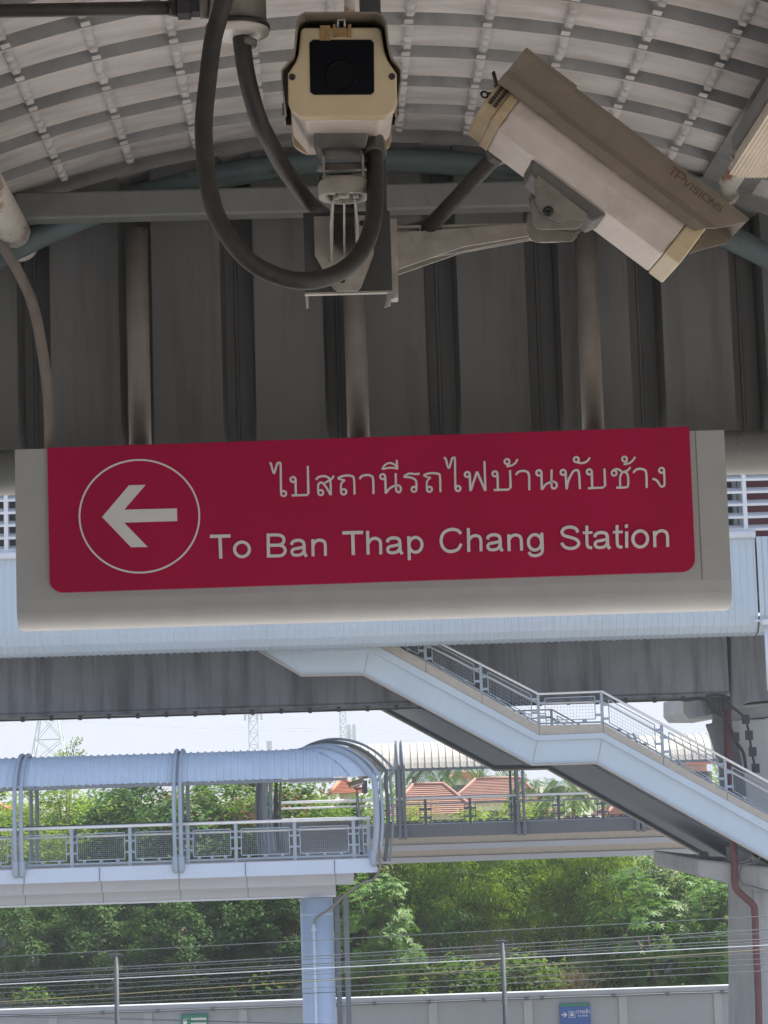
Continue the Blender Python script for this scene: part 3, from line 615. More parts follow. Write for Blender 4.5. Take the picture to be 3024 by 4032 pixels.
# ---------------------------------------------------------------- batten lamp on the right, cable tie
lamp = thing('batten_light', 'long unlit batten lamp with a ribbed cream diffuser at the right edge', 'light fixture', P(2960, 640, 5.2))
e = P(2872, 706, 5.55)
b = MB(); W = 0.20; nr = 22
y0, y1 = 5.55, 3.6
pr_ = []
for k in range(nr * 2 + 1):
    x = e.x + W * k / (nr * 2); pr_.append((x, e.z + (0.0035 if k % 2 else 0.0) + 0.012 * (abs(k / nr - 1) ** 4)))
rows = [[Vector((x, y, z)) for x, z in pr_] for y in (y0, y1)]
b.strip(rows)
b.add([Vector((pr_[0][0], y0, pr_[0][1])), Vector((pr_[-1][0], y0, pr_[-1][1])), Vector((pr_[-1][0] - .02, y0, e.z + .07)), Vector((pr_[0][0] + .02, y0, e.z + .07))], [(0, 1, 2, 3)])
b.quad(Vector((pr_[0][0], y0, pr_[0][1])), Vector((pr_[0][0] + .02, y0, e.z + .07)), Vector((pr_[0][0] + .02, y1, e.z + .07)), Vector((pr_[0][0], y1, pr_[0][1])))
b.quad(Vector((pr_[-1][0], y0, pr_[-1][1])), Vector((pr_[-1][0] - .02, y0, e.z + .07)), Vector((pr_[-1][0] - .02, y1, e.z + .07)), Vector((pr_[-1][0], y1, pr_[-1][1])))
b.build('diffuser', M['diffuser'], lamp)
b = MB(); b.box((e.x + .012, y1 - .02, e.z + .072), (e.x + W - .012, y0 + .012, e.z + .115)); b.build('lamp_body', M['beam'], lamp, bevel=0.004)
b = MB(); b.box((e.x + .05, 5.0, e.z + .115), (e.x + .075, 5.06, vault(math.asin((e.x + .06 - AXX) / RV), 5).z)); b.box((e.x + .05, 4.4, e.z + .115), (e.x + .075, 4.46, vault(math.asin((e.x + .06 - AXX) / RV), 4.4).z)); b.build('hanger', M['cast_dark'], lamp)
pp = P(2852, 730, 6.3)
tie = MB(); cy = 5.92
tie.tube([(pp.x + 0.055 * math.cos(t), cy + 0.01 * math.sin(t), pp.z + 0.055 * math.sin(t)) for t in [2 * PI * k / 24 for k in range(25)]], 0.0055, 8)
tie.tube([(pp.x - 0.05, cy - .01, pp.z + 0.02), (pp.x - 0.066, cy - .015, pp.z + 0.05), (pp.x - 0.085, cy - .015, pp.z + 0.065)], 0.005, 8)
tg = tie.build('cable_tie', M['alu']); tag(tg, 'white plastic tie round the rusty tube beside the batten lamp', 'cable tie')
# ---------------------------------------------------------------- materials of the station and bridges
M['white_blue'] = new_mat('pale blue grey cladding', (0.44, 0.51, 0.58), 0.4, var=0.05, scale=0.6, streak=((0.34, 0.40, 0.47), 3, (2.5, 2.5, 0.12), 0.54, 0.80, 0.55))
M['white'] = new_mat('white painted steel', (0.62, 0.64, 0.68), 0.4, var=0.06, scale=3)
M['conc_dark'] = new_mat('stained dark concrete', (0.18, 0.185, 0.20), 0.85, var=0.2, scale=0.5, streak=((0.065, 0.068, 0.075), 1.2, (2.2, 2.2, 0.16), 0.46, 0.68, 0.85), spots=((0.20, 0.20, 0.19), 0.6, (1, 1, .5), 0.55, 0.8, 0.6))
M['conc'] = new_mat('grey concrete', (0.36, 0.365, 0.365), 0.85, var=0.12, scale=0.8, streak=((0.16, 0.165, 0.165), 1.5, (2, 2, 0.2), 0.52, 0.8, 0.6))
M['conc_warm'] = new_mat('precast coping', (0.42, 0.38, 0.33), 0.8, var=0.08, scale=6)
M['stair_blue'] = new_mat('pale blue stringer paint', (0.47, 0.55, 0.62), 0.4, var=0.04, scale=0.8, streak=((0.34, 0.40, 0.44), 2, (1, 1, 1), 0.58, 0.8, 0.4))
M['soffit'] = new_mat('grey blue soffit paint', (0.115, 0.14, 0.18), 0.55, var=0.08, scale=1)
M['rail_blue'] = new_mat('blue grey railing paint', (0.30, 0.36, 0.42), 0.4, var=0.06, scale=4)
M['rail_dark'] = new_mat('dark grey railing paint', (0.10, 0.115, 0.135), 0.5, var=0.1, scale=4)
M['inox'] = new_mat('brushed stainless handrail', (0.78, 0.77, 0.75), 0.35, metal=0.25, var=0.05, scale=8)
M['maroon'] = new_mat('maroon wall panel', (0.13, 0.02, 0.035), 0.6, var=0.08)
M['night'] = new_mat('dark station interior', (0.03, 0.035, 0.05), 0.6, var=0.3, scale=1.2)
M['pipe_red'] = new_mat('faded red drain pipe', (0.125, 0.043, 0.045), 0.6, var=0.15, scale=4)
M['cable'] = new_mat('black cable', (0.02, 0.02, 0.022), 0.6, var=0.1)
M['frame_dark'] = new_mat('dark green grey steel box', (0.07, 0.085, 0.09), 0.6, var=0.15, scale=2)

def zat(px, py, Y): return P(px, py, Y).z
# ---------------------------------------------------------------- elevated station: ribbed fascia, louvres, interior
YT = 61.5
st = thing('elevated_station', 'elevated station with pale blue ribbed fascia curving under and white louvres above it', 'station', (0, YT + 4, 0))
zt = zat(1400, 2158, YT); zb = zat(1400, 2542, YT)
XL, XRT = PX(-700, 2400, YT), PX(2986, 2400, YT)
prof = [(0, zt), (0, zb + 0.75), (0.03, zb + 0.50), (0.13, zb + 0.26), (0.32, zb + 0.07), (0.60, zb), (1.2, zb + 0.02)]
b = MB(); n = int((XRT - XL) / 0.19)
rows = []
for i in range(n):
    x = XL + (XRT - XL) * i / n
    for (dx, dy) in ((0, 0), (0.12, 0), (0.135, -0.022), (0.165, -0.022), (0.18, 0)):
        r = []
        for j, (y, z) in enumerate(prof):
            nn = Vector((0, -1, 0)) if j < 2 else Vector((0, -max(0, 1 - y / .6), -min(1, y / .6)))
            r.append(Vector((x + dx, YT + y, z)) + nn * (-dy))
        rows.append(r)
b.strip(rows)
b.build('fascia', M['white_blue'], st)
b = MB(); b.tube([(XL, YT - 0.06, zt + 0.06), (0, YT - 0.06, zt + 0.06), (XRT, YT - 0.06, zt + 0.06)], 0.105, 12); b.build('fascia_trim', M['white'], st)
# next stretch of fascia past the joint
b = MB(); x0, x1 = PX(2992, 2400, YT), PX(3700, 2400, YT)
rows = []
for i in range(30):
    x = x0 + (x1 - x0) * i / 30
    for (dx, dy) in ((0, 0), (0.12, 0), (0.135, -0.022), (0.165, -0.022)): rows.append([Vector((x + dx, YT + y - dy * (1 if j < 3 else 0), z)) for j, (y, z) in enumerate(prof)])
b.strip(rows); b.build('fascia', M['white_blue'], st)
b = MB(); xg = PX(3008, 2470, YT); b.tube([(xg, YT - .10, zat(3008, 2440, YT)), (xg, YT - .10, zat(3008, 2462, YT))], 0.11, 12); b.tube([(xg + .04, YT - .04, zat(3008, 2465, YT)), (xg + .04, YT - .04, zat(3008, 2720, YT))], 0.05, 10); b.box((xg - .25, YT - .05, zat(2990, 2449, YT)), (xg + .2, YT - .02, zat(2990, 2440, YT))); b.build('downpipe', M['white'], st)
# louvres
zl0 = zat(2930, 2112, YT); zl1 = zat(2930, 1915, YT)
gap = (zl1 - zl0) / 4
b = MB()
for k in range(7):
    z = zl0 + gap * (k + 0.62)
    b.hexa([(XL, YT + 0.02, z), (XL, YT + 0.34, z + 0.14), (XL, YT + 0.36, z + 0.11), (XL, YT + 0.04, z - 0.06), (PX(3600, 2000, YT), YT + 0.02, z), (PX(3600, 2000, YT), YT + 0.34, z + 0.14), (PX(3600, 2000, YT), YT + 0.36, z + 0.11), (PX(3600, 2000, YT), YT + 0.04, z - 0.06)])
b.build('louvre_slats', M['white'], st)
ztop = zl0 + gap * 8
for px in (-440, 22, 500, 980, 1465, 1950, 2440, 2935, 3420):
    x = PX(px, 2000, YT); b = MB(); b.box((x - 0.055, YT + 0.03, zt + 0.1), (x + 0.055, YT + 0.30, ztop)); b.build('louvre_post', M['white'], st)
b = MB(); b.box((XL, YT + 0.36, zt - .1), (PX(3600, 2000, YT), YT + 0.46, zl0 - 0.02)); b.build('kerb_beam', M['conc'], st)
b = MB(); b.box((XL, YT + 0.4, ztop), (PX(3600, 2000, YT), YT + 11, ztop + 0.5)); b.build('roof_slab', M['conc'], st)
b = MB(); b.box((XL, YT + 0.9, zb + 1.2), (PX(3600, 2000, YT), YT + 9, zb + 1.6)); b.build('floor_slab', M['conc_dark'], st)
b = MB(); b.box((PX(2938, 2000, 70), 70, zb + 1.61), (PX(3600, 2000, 70), 70.2, ztop)); b.build('maroon_panel', M['maroon'], st)
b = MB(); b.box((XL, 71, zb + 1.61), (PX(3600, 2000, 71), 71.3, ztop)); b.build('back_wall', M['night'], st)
for px in (2895, 2915):
    x = PX(px, 2000, 68); b = MB(); b.box((x - .06, 68, zb + 1.61), (x + .06, 68.2, ztop)); b.build('inner_post', M['rail_blue'], st)

# ---------------------------------------------------------------- concrete viaduct girder and pier behind
YV = 64.3
gird = thing('viaduct_girder', 'long rain stained dark concrete girder below the station fascia', 'viaduct girder', (0, YV + 2, zat(1400, 2800, YV)))
zg = zat(1400, 2786, YV); zgt = zb + 1.19
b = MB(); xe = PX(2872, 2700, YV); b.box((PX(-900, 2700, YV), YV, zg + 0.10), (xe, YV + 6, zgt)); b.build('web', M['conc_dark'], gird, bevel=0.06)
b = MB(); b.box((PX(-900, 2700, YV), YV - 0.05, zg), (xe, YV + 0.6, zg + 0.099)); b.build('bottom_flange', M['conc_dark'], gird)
b = MB(); pts = []
for k in range(31):
    x = PX(-700 + k * 113, 2790, YV); pts.append((x, YV - 0.1, zg - 0.06 - 0.012 * (k % 2)))
b.tube(pts, 0.022, 6)
for k in range(0, 31):
    p = Vector(pts[k]); b.box((p.x - .05, YV - .14, p.z - .05), (p.x + .05, YV - .04, p.z + .10))
pe = Vector(pts[-1]); b.tube(smooth_path([pe, P(2700, 2757, YV - .1), P(2768, 2752, YV - .1), P(2800, 2785, YV - .1), P(2835, 2812, YV - .1), P(2858, 2828, YV - .1), P(2880, 2880, YV - .1), P(2905, 2930, YV - .1), P(2928, 2968, YV - .1), P(2938, 3040, YV - .1)], 4), 0.045, 6)
b.tube(smooth_path([P(2780, 2742, YV - .1), P(2850, 2738, YV - .1), P(2878, 2778, YV - .1), P(2930, 2825, YV - .1), P(2948, 2880, YV - .1), P(2960, 2960, YV - .1), P(2978, 3040, YV - .1)], 4), 0.035, 6)
for q in ((2937, 2832), (2950, 2895), (2964, 2960), (2976, 3025), (2896, 2902)):
    p = P(q[0], q[1], YV - .12); b.box(p - Vector((.10, .05, .13)), p + Vector((.10, .1, .13)))
b.build('slung_cable', M['cable'], gird)

YP = 65.0
pier = thing('concrete_pier', 'huge flared concrete pier with crosshead at the right edge', 'pier', P(3050, 3600, YP + 2) * Vector((1, 1, 0)) if False else (PX(3050, 3600, YP), YP + 2, 0))
b = MB()                                       # upper block beside the girder
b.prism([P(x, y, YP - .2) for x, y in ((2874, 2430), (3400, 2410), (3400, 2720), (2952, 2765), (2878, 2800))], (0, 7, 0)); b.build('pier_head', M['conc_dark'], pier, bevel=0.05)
b = MB()                                       # crosshead beam, facetted end
b.prism([P(x, y, YP + 9.0) for x, y in ((2690, 2745), (2690, 2808), (2712, 2832), (2812, 2832), (2870, 2812), (2960, 2790), (3400, 2750), (3400, 2700), (2874, 2738))], (0, 4.5, 0)); b.build('crosshead', M['conc'], pier, bevel=0.02); b = MB()
b.prism([P(x, y, YP + .5) for x, y in ((2874, 2790), (2965, 2785), (3400, 2720), (3400, 2790), (2870, 2838))], (0, 3, 0)); b.build('crosshead', M['conc'], pier, bevel=0.02)
b = MB()                                       # flared shaft
zs0 = 0
prof_l = [(2868, 2835), (2892, 2900), (2914, 2980), (2928, 3060), (2936, 3140), (2944, 3230), (2954, 3330), (2962, 3430), (2966, 3560), (2968, 3900), (2968, 4260)]
L = [P(x, y, YP) for x, y in prof_l]
b.prism(L + [Vector((L[0].x + 9, YP, L[-1].z)), Vector((L[0].x + 9, YP, L[0].z))], (0, 4.2, 0)); b.build('shaft', M['conc'], pier, bevel=0.06)
b = MB(); b.prism([P(x, y, YP - .3) for x, y in ((2746, 3382), (3300, 3440), (3300, 3560), (3100, 3532), (2760, 3452), (2748, 3440))], (0, 9, 0)); co = b.build('corbel', M['conc_l'] if 'conc_l' in M else M['conc'], pier, bevel=0.08)
b = MB(); q = P(2800, 3375, YP + .6); b.box((q.x - .3, q.y - .3, q.z - .16), (q.x + .3, q.y + .3, q.z)); q = P(2772, 3368, YP + .3); b.box((q.x - .12, q.y, q.z - .12), (q.x + .12, q.y + .2, q.z + .1)); b.build('bearing', M['frame_dark'], co)
# steel box beside the pier
bx = thing('equipment_cabinet', 'dark grey green steel cabinet standing between the pier and the walkway roof', 'cabinet', P(2885, 2985, 82))
b = MB(); a, c_ = P(2831, 2862, 82), P(2935, 2985, 82); b.box((a.x, 82, c_.z), (c_.x, 82.8, a.z)); b.build('cabinet_box', M['frame_dark'], bx, bevel=.03)
b = MB()
for px in (2880, 2918): p = P(px, 2985, 82.2); b.box((p.x - .06, 82.2, zat(2880, 3260, 82)), (p.x + .06, 82.35, p.z))
p = P(2835, 3108, 82.2); b.box((p.x, 82.2, p.z), (p.x + 1.0, 82.35, p.z + .12)); b.build('cabinet_leg', M['frame_dark'], bx)
# red drain pipe down the pier
dp = thing('drain_pipe', 'faded red drain pipe running down the concrete pier with one offset bend', 'drain pipe', P(2990, 3900, YP - .4))
b = MB(); b.tube([P(2864, 2795, YP - .35), P(2868, 2950, YP - .35), P(2872, 3080, YP - .35), P(2880, 3240, YP - .48)], 0.115, 12)
b.tube(smooth_path([P(2886, 3300, YP - .48), P(2892, 3400, YP - .48), P(2893, 3475, YP - .48), P(2903, 3505, YP - .48), P(2935, 3535, YP - .48), P(2966, 3565, YP - .48), P(2972, 3600, YP - .48), P(2978, 3750, YP - .48), P(2985, 3900, YP - .48), P(2992, 4200, YP - .48)], 4), 0.10, 12)
b.build('pipe', M['pipe_red'], dp)
b = MB()
for path in ([(2905, 3395), (2930, 3393), (2950, 3380), (2955, 3355)], [(2915, 3470), (2912, 3440), (2925, 3405), (2955, 3398), (2985, 3385), (2998, 3360)], [(2912, 3450), (2925, 3480), (2960, 3490), (3024, 3508)]):
    b.tube(smooth_path([P(x, y, YP - .48) for x, y in path], 4), 0.028, 6)
b.build('small_conduit', M['conc_dark'], dp)

# ---------------------------------------------------------------- staircase going down from the station
YN, YFR = 63.0, 78.0
stair = thing('station_stair', 'outdoor stair', 'staircase', (PX(2250, 2900, YN), YN + 6, 0))
stair['label'] = 'outdoor stair with pale blue stringer and mesh railings descending to the right from the station'
N_ = lambda x, y: P(x, y, YN)
def W2(pts): return [(N_(x, y).x, N_(x, y).z) for x, y in pts]
posts_px0 = [1683, 1900, 2122, 2373, 2605, 2848]
def lerp_poly(poly, x):
    for i in range(len(poly) - 1):
        if poly[i][0] <= x <= poly[i + 1][0]:
            t = (x - poly[i][0]) / (poly[i + 1][0] - poly[i][0]); return poly[i][1] + (poly[i + 1][1] - poly[i][1]) * t
    return poly[-1][1] if x > poly[-1][0] else poly[0][1]
bot = W2([(1010, 2553), (1185, 2656), (1430, 2652), (2095, 3008), (2350, 3001), (3140, 3445)])
mid = W2([(1040, 2500), (1240, 2566), (1456, 2562), (2110, 2915), (2368, 2906), (3140, 3339)])      # channel lip
cb = W2([(1060, 2450), (1300, 2544), (1484, 2542), (2124, 2895), (2375, 2885), (3140, 3304)])
ct = W2([(1080, 2420), (1320, 2510), (1500, 2508), (2124, 2856), (2375, 2850), (3140, 3272)])
def slab(lo, hi, y0, y1, name, m, parent, bevel=0.0):
    b = MB(); n = len(lo)
    for i in range(n - 1):
        b.hexa([(lo[i][0], y0, lo[i][1]), (lo[i + 1][0], y0, lo[i + 1][1]), (lo[i + 1][0], y1, lo[i + 1][1]), (lo[i][0], y1, lo[i][1]), (hi[i][0], y0, hi[i][1]), (hi[i + 1][0], y0, hi[i + 1][1]), (hi[i + 1][0], y1, hi[i + 1][1]), (hi[i][0], y1, hi[i][1])])
    return b.build(name, m, parent)
sh = lambda pts, dz: [(x, z + dz) for x, z in pts]
strg = slab(bot, mid, YN + 0.10, YN + 0.22, 'stringer', M['stair_blue'], stair)
slab(sh(mid, 0.0), sh(cb, 0), YN, YN + 0.22, 'stringer_lip', M['stair_blue'], strg)
slab(sh(bot, -0.05), sh(bot, -0.004), YN + 0.02, YN + 0.30, 'bottom_lip', M['conc_warm'], strg)
slab(sh(cb, 0.004), ct, YN + 0.03, YN + 0.45, 'coping', M['conc_warm'], stair)
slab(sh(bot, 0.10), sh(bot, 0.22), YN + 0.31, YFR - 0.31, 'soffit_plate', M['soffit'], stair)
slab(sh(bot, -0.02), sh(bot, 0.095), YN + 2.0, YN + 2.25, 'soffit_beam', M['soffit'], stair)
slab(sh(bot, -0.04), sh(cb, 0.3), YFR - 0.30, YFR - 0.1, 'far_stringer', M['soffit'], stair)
slab(sh(bot, -0.10), sh(bot, -0.042), YFR - 0.45, YFR - 0.05, 'far_lip', M['conc_warm'], stair)
for px in posts_px0:
    x = PX(px, 2800, YN); b = MB(); z0, z1 = lerp_poly(cb, x), lerp_poly(ct, x); b.box((x - .008, YN + .026, z0 + .01), (x + .008, YN + .0298, z1)); b.build('coping_joint', M['conc_dark'], stair)
for px, t in ((2098, 0), (2352, 1), (1433, 0)):
    b = MB(); q0, q1 = P(px, 3000 if px > 2000 else 2648, YN + .1), P(px + 18, 2915 if px > 2000 else 2568, YN + .1); b.bar((q0.x, YN + .094, q0.z), (q1.x, YN + .094, q1.z), .02, .008, (0, 1, 0)); b.build('stringer_weld', M['conc_warm'], strg)
# treads between the stringers
b = MB()
for i in (2, 4):
    (xa, za), (xb, zb2) = ct[i], ct[i + 1]; k = int((za - zb2) / 0.155)
    for j in range(k): x0 = xa + (xb - xa) * j / k; x1 = xa + (xb - xa) * (j + 1) / k; z = za - (za - zb2) * (j + 1) / k - 0.05; b.box((x0, YN + .46, z - 0.16), (x1 + .03, YFR - .31, z))
b.build('treads', M['conc'], stair)
b = MB(); b.box((ct[3][0], YN + .46, ct[3][1] - .3), (ct[4][0], YFR - .31, ct[3][1] - .12)); b.build('landing', M['conc'], stair)
# railings
hand = W2([(1320, 2311), (1753, 2541), (2122, 2732), (2373, 2722), (3140, 3140)])
hb = [(x, lerp_poly(ct, x)) for x, z in hand]
def wire_mesh(b, c4, nu, nv, r):
    """welded mesh between four corners (a b along bottom, d c along top)"""
    a, b_, c_, d = [Vector(v) for v in c4]
    for i in range(1, nu):
        t = i / nu; p, q = a.lerp(b_, t), d.lerp(c_, t); b.bar(p, q, r, r, (0, 1, 0))
    for i in range(1, nv):
        t = i / nv; p, q = a.lerp(d, t), b_.lerp(c_, t); b.bar(p + Vector((0, .003, 0)), q + Vector((0, .003, 0)), r, r)
def bay(parent, A, B, C_, D, y, mm, r=0.022, mesh=True, mr=0.006, step=0.10):
    """one framed mesh infill panel; A B bottom, C D top (x, z)"""
    V = lambda p: Vector((p[0], y, p[1]))
    b = MB(); a, b2, c_, d = V(A), V(B), V(C_), V(D)
    for p, q in ((a, b2), (b2, c_), (c_, d), (d, a)): b.bar(p, q, r * 1.2, r * 1.5, (0, 1, 0))
    o = b.build('panel_frame', mm, parent)
    if mesh:
        b = MB(); L_ = (b2 - a).length; wire_mesh(b, (a, b2, c_, d), max(3, int(L_ / step)), max(3, int((d - a).length / step)), mr); b.build('wire_mesh', mm, o)
    return o
posts_px = [1683, 1900, 2122, 2373, 2605, 2848, 3090]
def stair_rail(y, mm, tube_m, nm):
    rl = thing_part(nm, stair)
    b = MB(); b.tube([(x, y, z) for x, z in hand], 0.036, 10); b.build('handrail', tube_m, rl)
    lo = [(x, lerp_poly(ct, x) + (lerp_poly(hand, x) - lerp_poly(ct, x)) * 0.70) for x, z in hand]
    lo2 = [(x, lerp_poly(ct, x) + (lerp_poly(hand, x) - lerp_poly(ct, x)) * 0.84) for x, z in hand]
    b = MB(); b.tube([(x, y + .10, z) for x, z in lo], 0.026, 8); b.build('grab_rail', tube_m, rl)
    pxs = [PX(q, 2800, YN) for q in posts_px]
    pxs = [PX(1452, 2800, YN)] + pxs
    for x in pxs:
        zc, zh = lerp_poly(ct, x), lerp_poly(hand, x); b = MB(); b.box((x - 0.04, y - 0.03, zc - .02), (x + 0.04, y + 0.03, zh - 0.02)); b.build('post', mm, rl)
    for i in range(len(pxs) - 1):
        x0, x1 = pxs[i] + 0.19, pxs[i + 1] - 0.19
        f = lambda x, t: (x, lerp_poly(ct, x) + (lerp_poly(hand, x) - lerp_poly(ct, x)) * t)
        bay(rl, f(x0, .16), f(x1, .16), f(x1, .86), f(x0, .86), y, mm, 0.022, True, 0.006, 0.085)
        b = MB()                               # lower rail with spacer blocks
        f0, f1 = f(x0 - .15, .06), f(x1 + .15, .06); b.bar((f0[0], y, f0[1]), (f1[0], y, f1[1]), 0.05, 0.05, (0, 1, 0))
        for t in (.22, .78):
            xx = x0 + (x1 - x0) * t; z0 = f(xx, .10)[1]; b.box((xx - .06, y - .025, z0 - .02), (xx + .06, y + .025, z0 + .05))
        for xx, s in ((x0, -1), (x1, 1)):
            for t in (.30, .72): z0 = f(xx, t)[1]; b.box((xx, y - .02, z0 - .05), (xx + s * .15, y + .02, z0 + .02))
        b.build('bottom_rail', mm, rl)
    return rl
def thing_part(name, parent):
    o = bpy.data.objects.new(name, None); C.objects.link(o); o.empty_display_size = 0.2; o.parent = parent; return o
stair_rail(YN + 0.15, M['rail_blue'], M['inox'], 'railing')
stair_rail(YFR - 0.25, M['rail_dark'], M['rail_dark'], 'far_railing')  # same railing in a dark grey, the far side's shade put into its colour
# ---------------------------------------------------------------- footbridge in front, with barrel roof and mitred corner
M['roof_blue'] = new_mat('pale blue roof sheet', (0.45, 0.53, 0.61), 0.35, var=0.05, scale=1.5, streak=((0.36, 0.44, 0.54), 3, (1, 3, 1), 0.55, 0.8, 0.4))
M['roof_cream'] = new_mat('cream roof sheet', (0.40, 0.38, 0.33), 0.4, var=0.04, scale=1)
M['panel_white'] = new_mat('white composite panel', (0.52, 0.58, 0.67), 0.35, var=0.03, scale=0.8, streak=((0.42, 0.42, 0.42), 1.5, (2, 2, 0.25), 0.60, 0.85, 0.35))
M['panel_grey'] = new_mat('white grey lower panel', (0.47, 0.48, 0.51), 0.45, var=0.04, scale=1, streak=((0.38, 0.38, 0.38), 2, (1.5, 1.5, 0.3), 0.56, 0.82, 0.4))
M['joint'] = new_mat('dark joint', (0.20, 0.21, 0.22), 0.7)
M['tile_floor'] = new_mat('grey bridge floor tiles', (0.40, 0.39, 0.40), 0.7, var=0.12, scale=1.4)
M['walk_grey'] = new_mat('dark grey walkway fascia', (0.155, 0.168, 0.185), 0.6, var=0.05, scale=0.5)
M['column_blue'] = new_mat('blue painted steel column', (0.36, 0.45, 0.58), 0.4, var=0.06, scale=0.7, streak=((0.26, 0.35, 0.48), 1.4, (2, 2, 0.3), 0.52, 0.8, 0.5))
M['grey_steel'] = new_mat('grey steel', (0.17, 0.19, 0.215), 0.5, var=0.1, scale=2)
YB0 = 60.0; BW = 2.95
zd = zat(700, 3402, YB0)                       # deck edge
ze = zat(700, 3080, YB0)                       # roof eave
ztp = zat(700, 2966, YB0 + 1.45)               # roof crest
XR = PX(1470, 3370, YB0); XLb = PX(-520, 3300, YB0)
br = thing('footbridge', 'pale blue footbridge with barrel roof, paired arch tubes and mesh railing', 'footbridge', (PX(600, 3300, YB0), YB0 + BW / 2, zd))
# deck and stepped lower panels
def panels(y0, y1, x0, x1, z0, z1, name, m, joints):
    b = MB(); b.box((x0, y0, z0), (x1, y1, z1)); o = b.build(name, m, br)
    for px in joints:
        x = PX(px, 3440, y0)
        if x0 < x < x1: b = MB(); b.box((x - 0.010, y0 - 0.003, z0), (x + 0.010, y0 - 0.0005, z1)); b.build('panel_joint', M['joint'], o)
    return o
zp1 = zat(700, 3460, YB0)
J = [95, 392, 705, 967, 1318]
b = MB(); b.hexa([(XLb, YB0 - .02, zp1), (PX(1496, 3430, YB0), YB0 - .02, zp1), (PX(1496, 3430, YB0), YB0 + BW, zp1), (XLb, YB0 + BW, zp1), (XLb, YB0 + .02, zd - .02), (XR - .02, YB0 + .02, zd - .02), (XR - .02, YB0 + BW, zd - .02), (XLb, YB0 + BW, zd - .02)])
fo = b.build('deck_fascia', M['panel_white'], br)
for px in J:
    x = PX(px, 3440, YB0); b = MB(); b.hexa([(x - .012, YB0 - .03, zp1), (x + .012, YB0 - .03, zp1), (x + .012, YB0, zp1), (x - .012, YB0, zp1), (x - .012, YB0 - .004, zd - .03), (x + .012, YB0 - .004, zd - .03), (x + .012, YB0 + .03, zd - .03), (x - .012, YB0 + .03, zd - .03)]); b.build('panel_joint', M['joint'], fo)
zs1 = zat(700, 3506, YB0 + .3); zs2 = zat(700, 3548, YB0 + .6)
panels(YB0 + 0.60, YB0 + BW - .6, XLb, PX(1394, 3480, YB0 + .6), zs1, zp1 - .002, 'step_panel', M['panel_grey'], [90, 400, 705, 972, 1322])
panels(YB0 + 1.15, YB0 + BW - 1.1, XLb, PX(1322, 3520, YB0 + 1.1), zs2, zs1 - .002, 'step_panel', M['panel_grey'], [98, 405, 710, 975])
b = MB(); b.box((XLb, YB0 + 1.13, zs2 - 0.05), (PX(1322, 3520, YB0 + 1.1), YB0 + BW - 1.08, zs2 - .002)); b.build('bottom_trim', M['white'], br)
b = MB(); b.box((XLb, YB0 + .03, zd - 0.019), (XR - 0.05, YB0 + BW, zd + 0.0)); b.build('deck', M['tile_floor'], br)
# barrel roof cut at 45 degrees on the right end
HALF = BW / 2; RISE = ztp - ze; RB = (HALF ** 2 + RISE ** 2) / (2 * RISE); AB = math.asin(HALF / RB); yc = YB0 + HALF; zc_ = ztp - RB
def barrel(a, dr=0): return (yc + (RB + dr) * math.sin(a), zc_ + (RB + dr) * math.cos(a))
def mitre(y): return XR - 0.02 - (y - YB0) * 0.92
NS = 22
b = MB(); rows = []; x = XLb; lim = PX(1190, 2960, YB0)
st_ = 0.19
while x < XR:
    for (dx, dr) in ((0, 0), (0.125, 0), (0.140, 0.030), (0.170, 0.030), (0.185, 0)):
        r = []
        for k in range(NS + 1):
            a = -AB + 2 * AB * k / NS; y, z = barrel(a, dr); r.append(Vector((min(x + dx, mitre(y) - 0.55), y, z)))
        rows.append(r)
    x += st_
b.strip(rows); b.build('roof_sheet', M['roof_blue'], br)
b = MB()                                       # smooth corner sheet between the ribs and the mitred arch
b.strip([[Vector((mitre(barrel(-AB + 2 * AB * k / NS)[0]) - 0.56 + q, barrel(-AB + 2 * AB * k / NS)[0], barrel(-AB + 2 * AB * k / NS, .004 + .02 * q)[1])) for k in range(NS + 1)] for q in (0, 0.28, 0.56, .75)], True); b.build('corner_flashing', M['roof_blue'], br)
b = MB()
for s in (-1, 1): y, z = barrel(s * AB); b.box((XLb, y - .05, z - 0.09), (mitre(y) - .6, y + .05, z - 0.012))
b.build('eave_beam', M['grey_steel'], br)
# arch tubes in pairs
def arch_tube(xf, dy0=0.0, foot=True, m=None, par=None, r=0.055, out=0.07, skew=0.0):
    """tube that stands on the near deck edge, bends over the roof and comes down behind; skew turns it into the mitre"""
    pts = []
    zf = zd - 0.10
    def add(y, z): pts.append(Vector((xf - skew * (y - YB0), y, z)))
    add(YB0 - .03 + dy0, zf); add(YB0 - 0.10, zd + .35); add(YB0 - .15, zd + 0.8); add(YB0 - 0.16, zd + 1.3); add(YB0 - 0.12, ze - 0.10)
    for k in range(0, 15):
        a = (-AB * 1.0 + 2 * AB * 1.0 * k / 14); y, z = barrel(a, out); add(y, z)
    add(YB0 + BW + 0.12, ze - .10); add(YB0 + BW + .16, zd + 1.3); add(YB0 + BW + .10, zd + .35); add(YB0 + BW + .03, zf)
    b = MB(); b.tube(smooth_path(pts, 3), r, 12); o = b.build('arch_tube', m or M['rail_blue'], par or br)
    if foot:
        b = MB(); b.lathe(pts[0] + Vector((0, -.01, -.12)), (0, -.1, 1), [(0.05, 0), (0.085, 0.06), (0.085, 0.40), (0.06, 0.44)], 16); b.build('foot_sleeve', M['rail_blue'], o)
    return o
for px in (-540, -516, 63, 88, 691, 715):
    arch_tube(PX(px, 3400, YB0))
b = MB()
for pa in ((63, 88), (691, 715)):
    for pz in (3100, 3245, 3300):
        p, q = P(pa[0], pz, YB0 - .14), P(pa[1], pz, YB0 - .14); q.z = p.z; b.tube([p, q], 0.022, 6)
b.build('arch_spacer', M['rail_blue'], br)
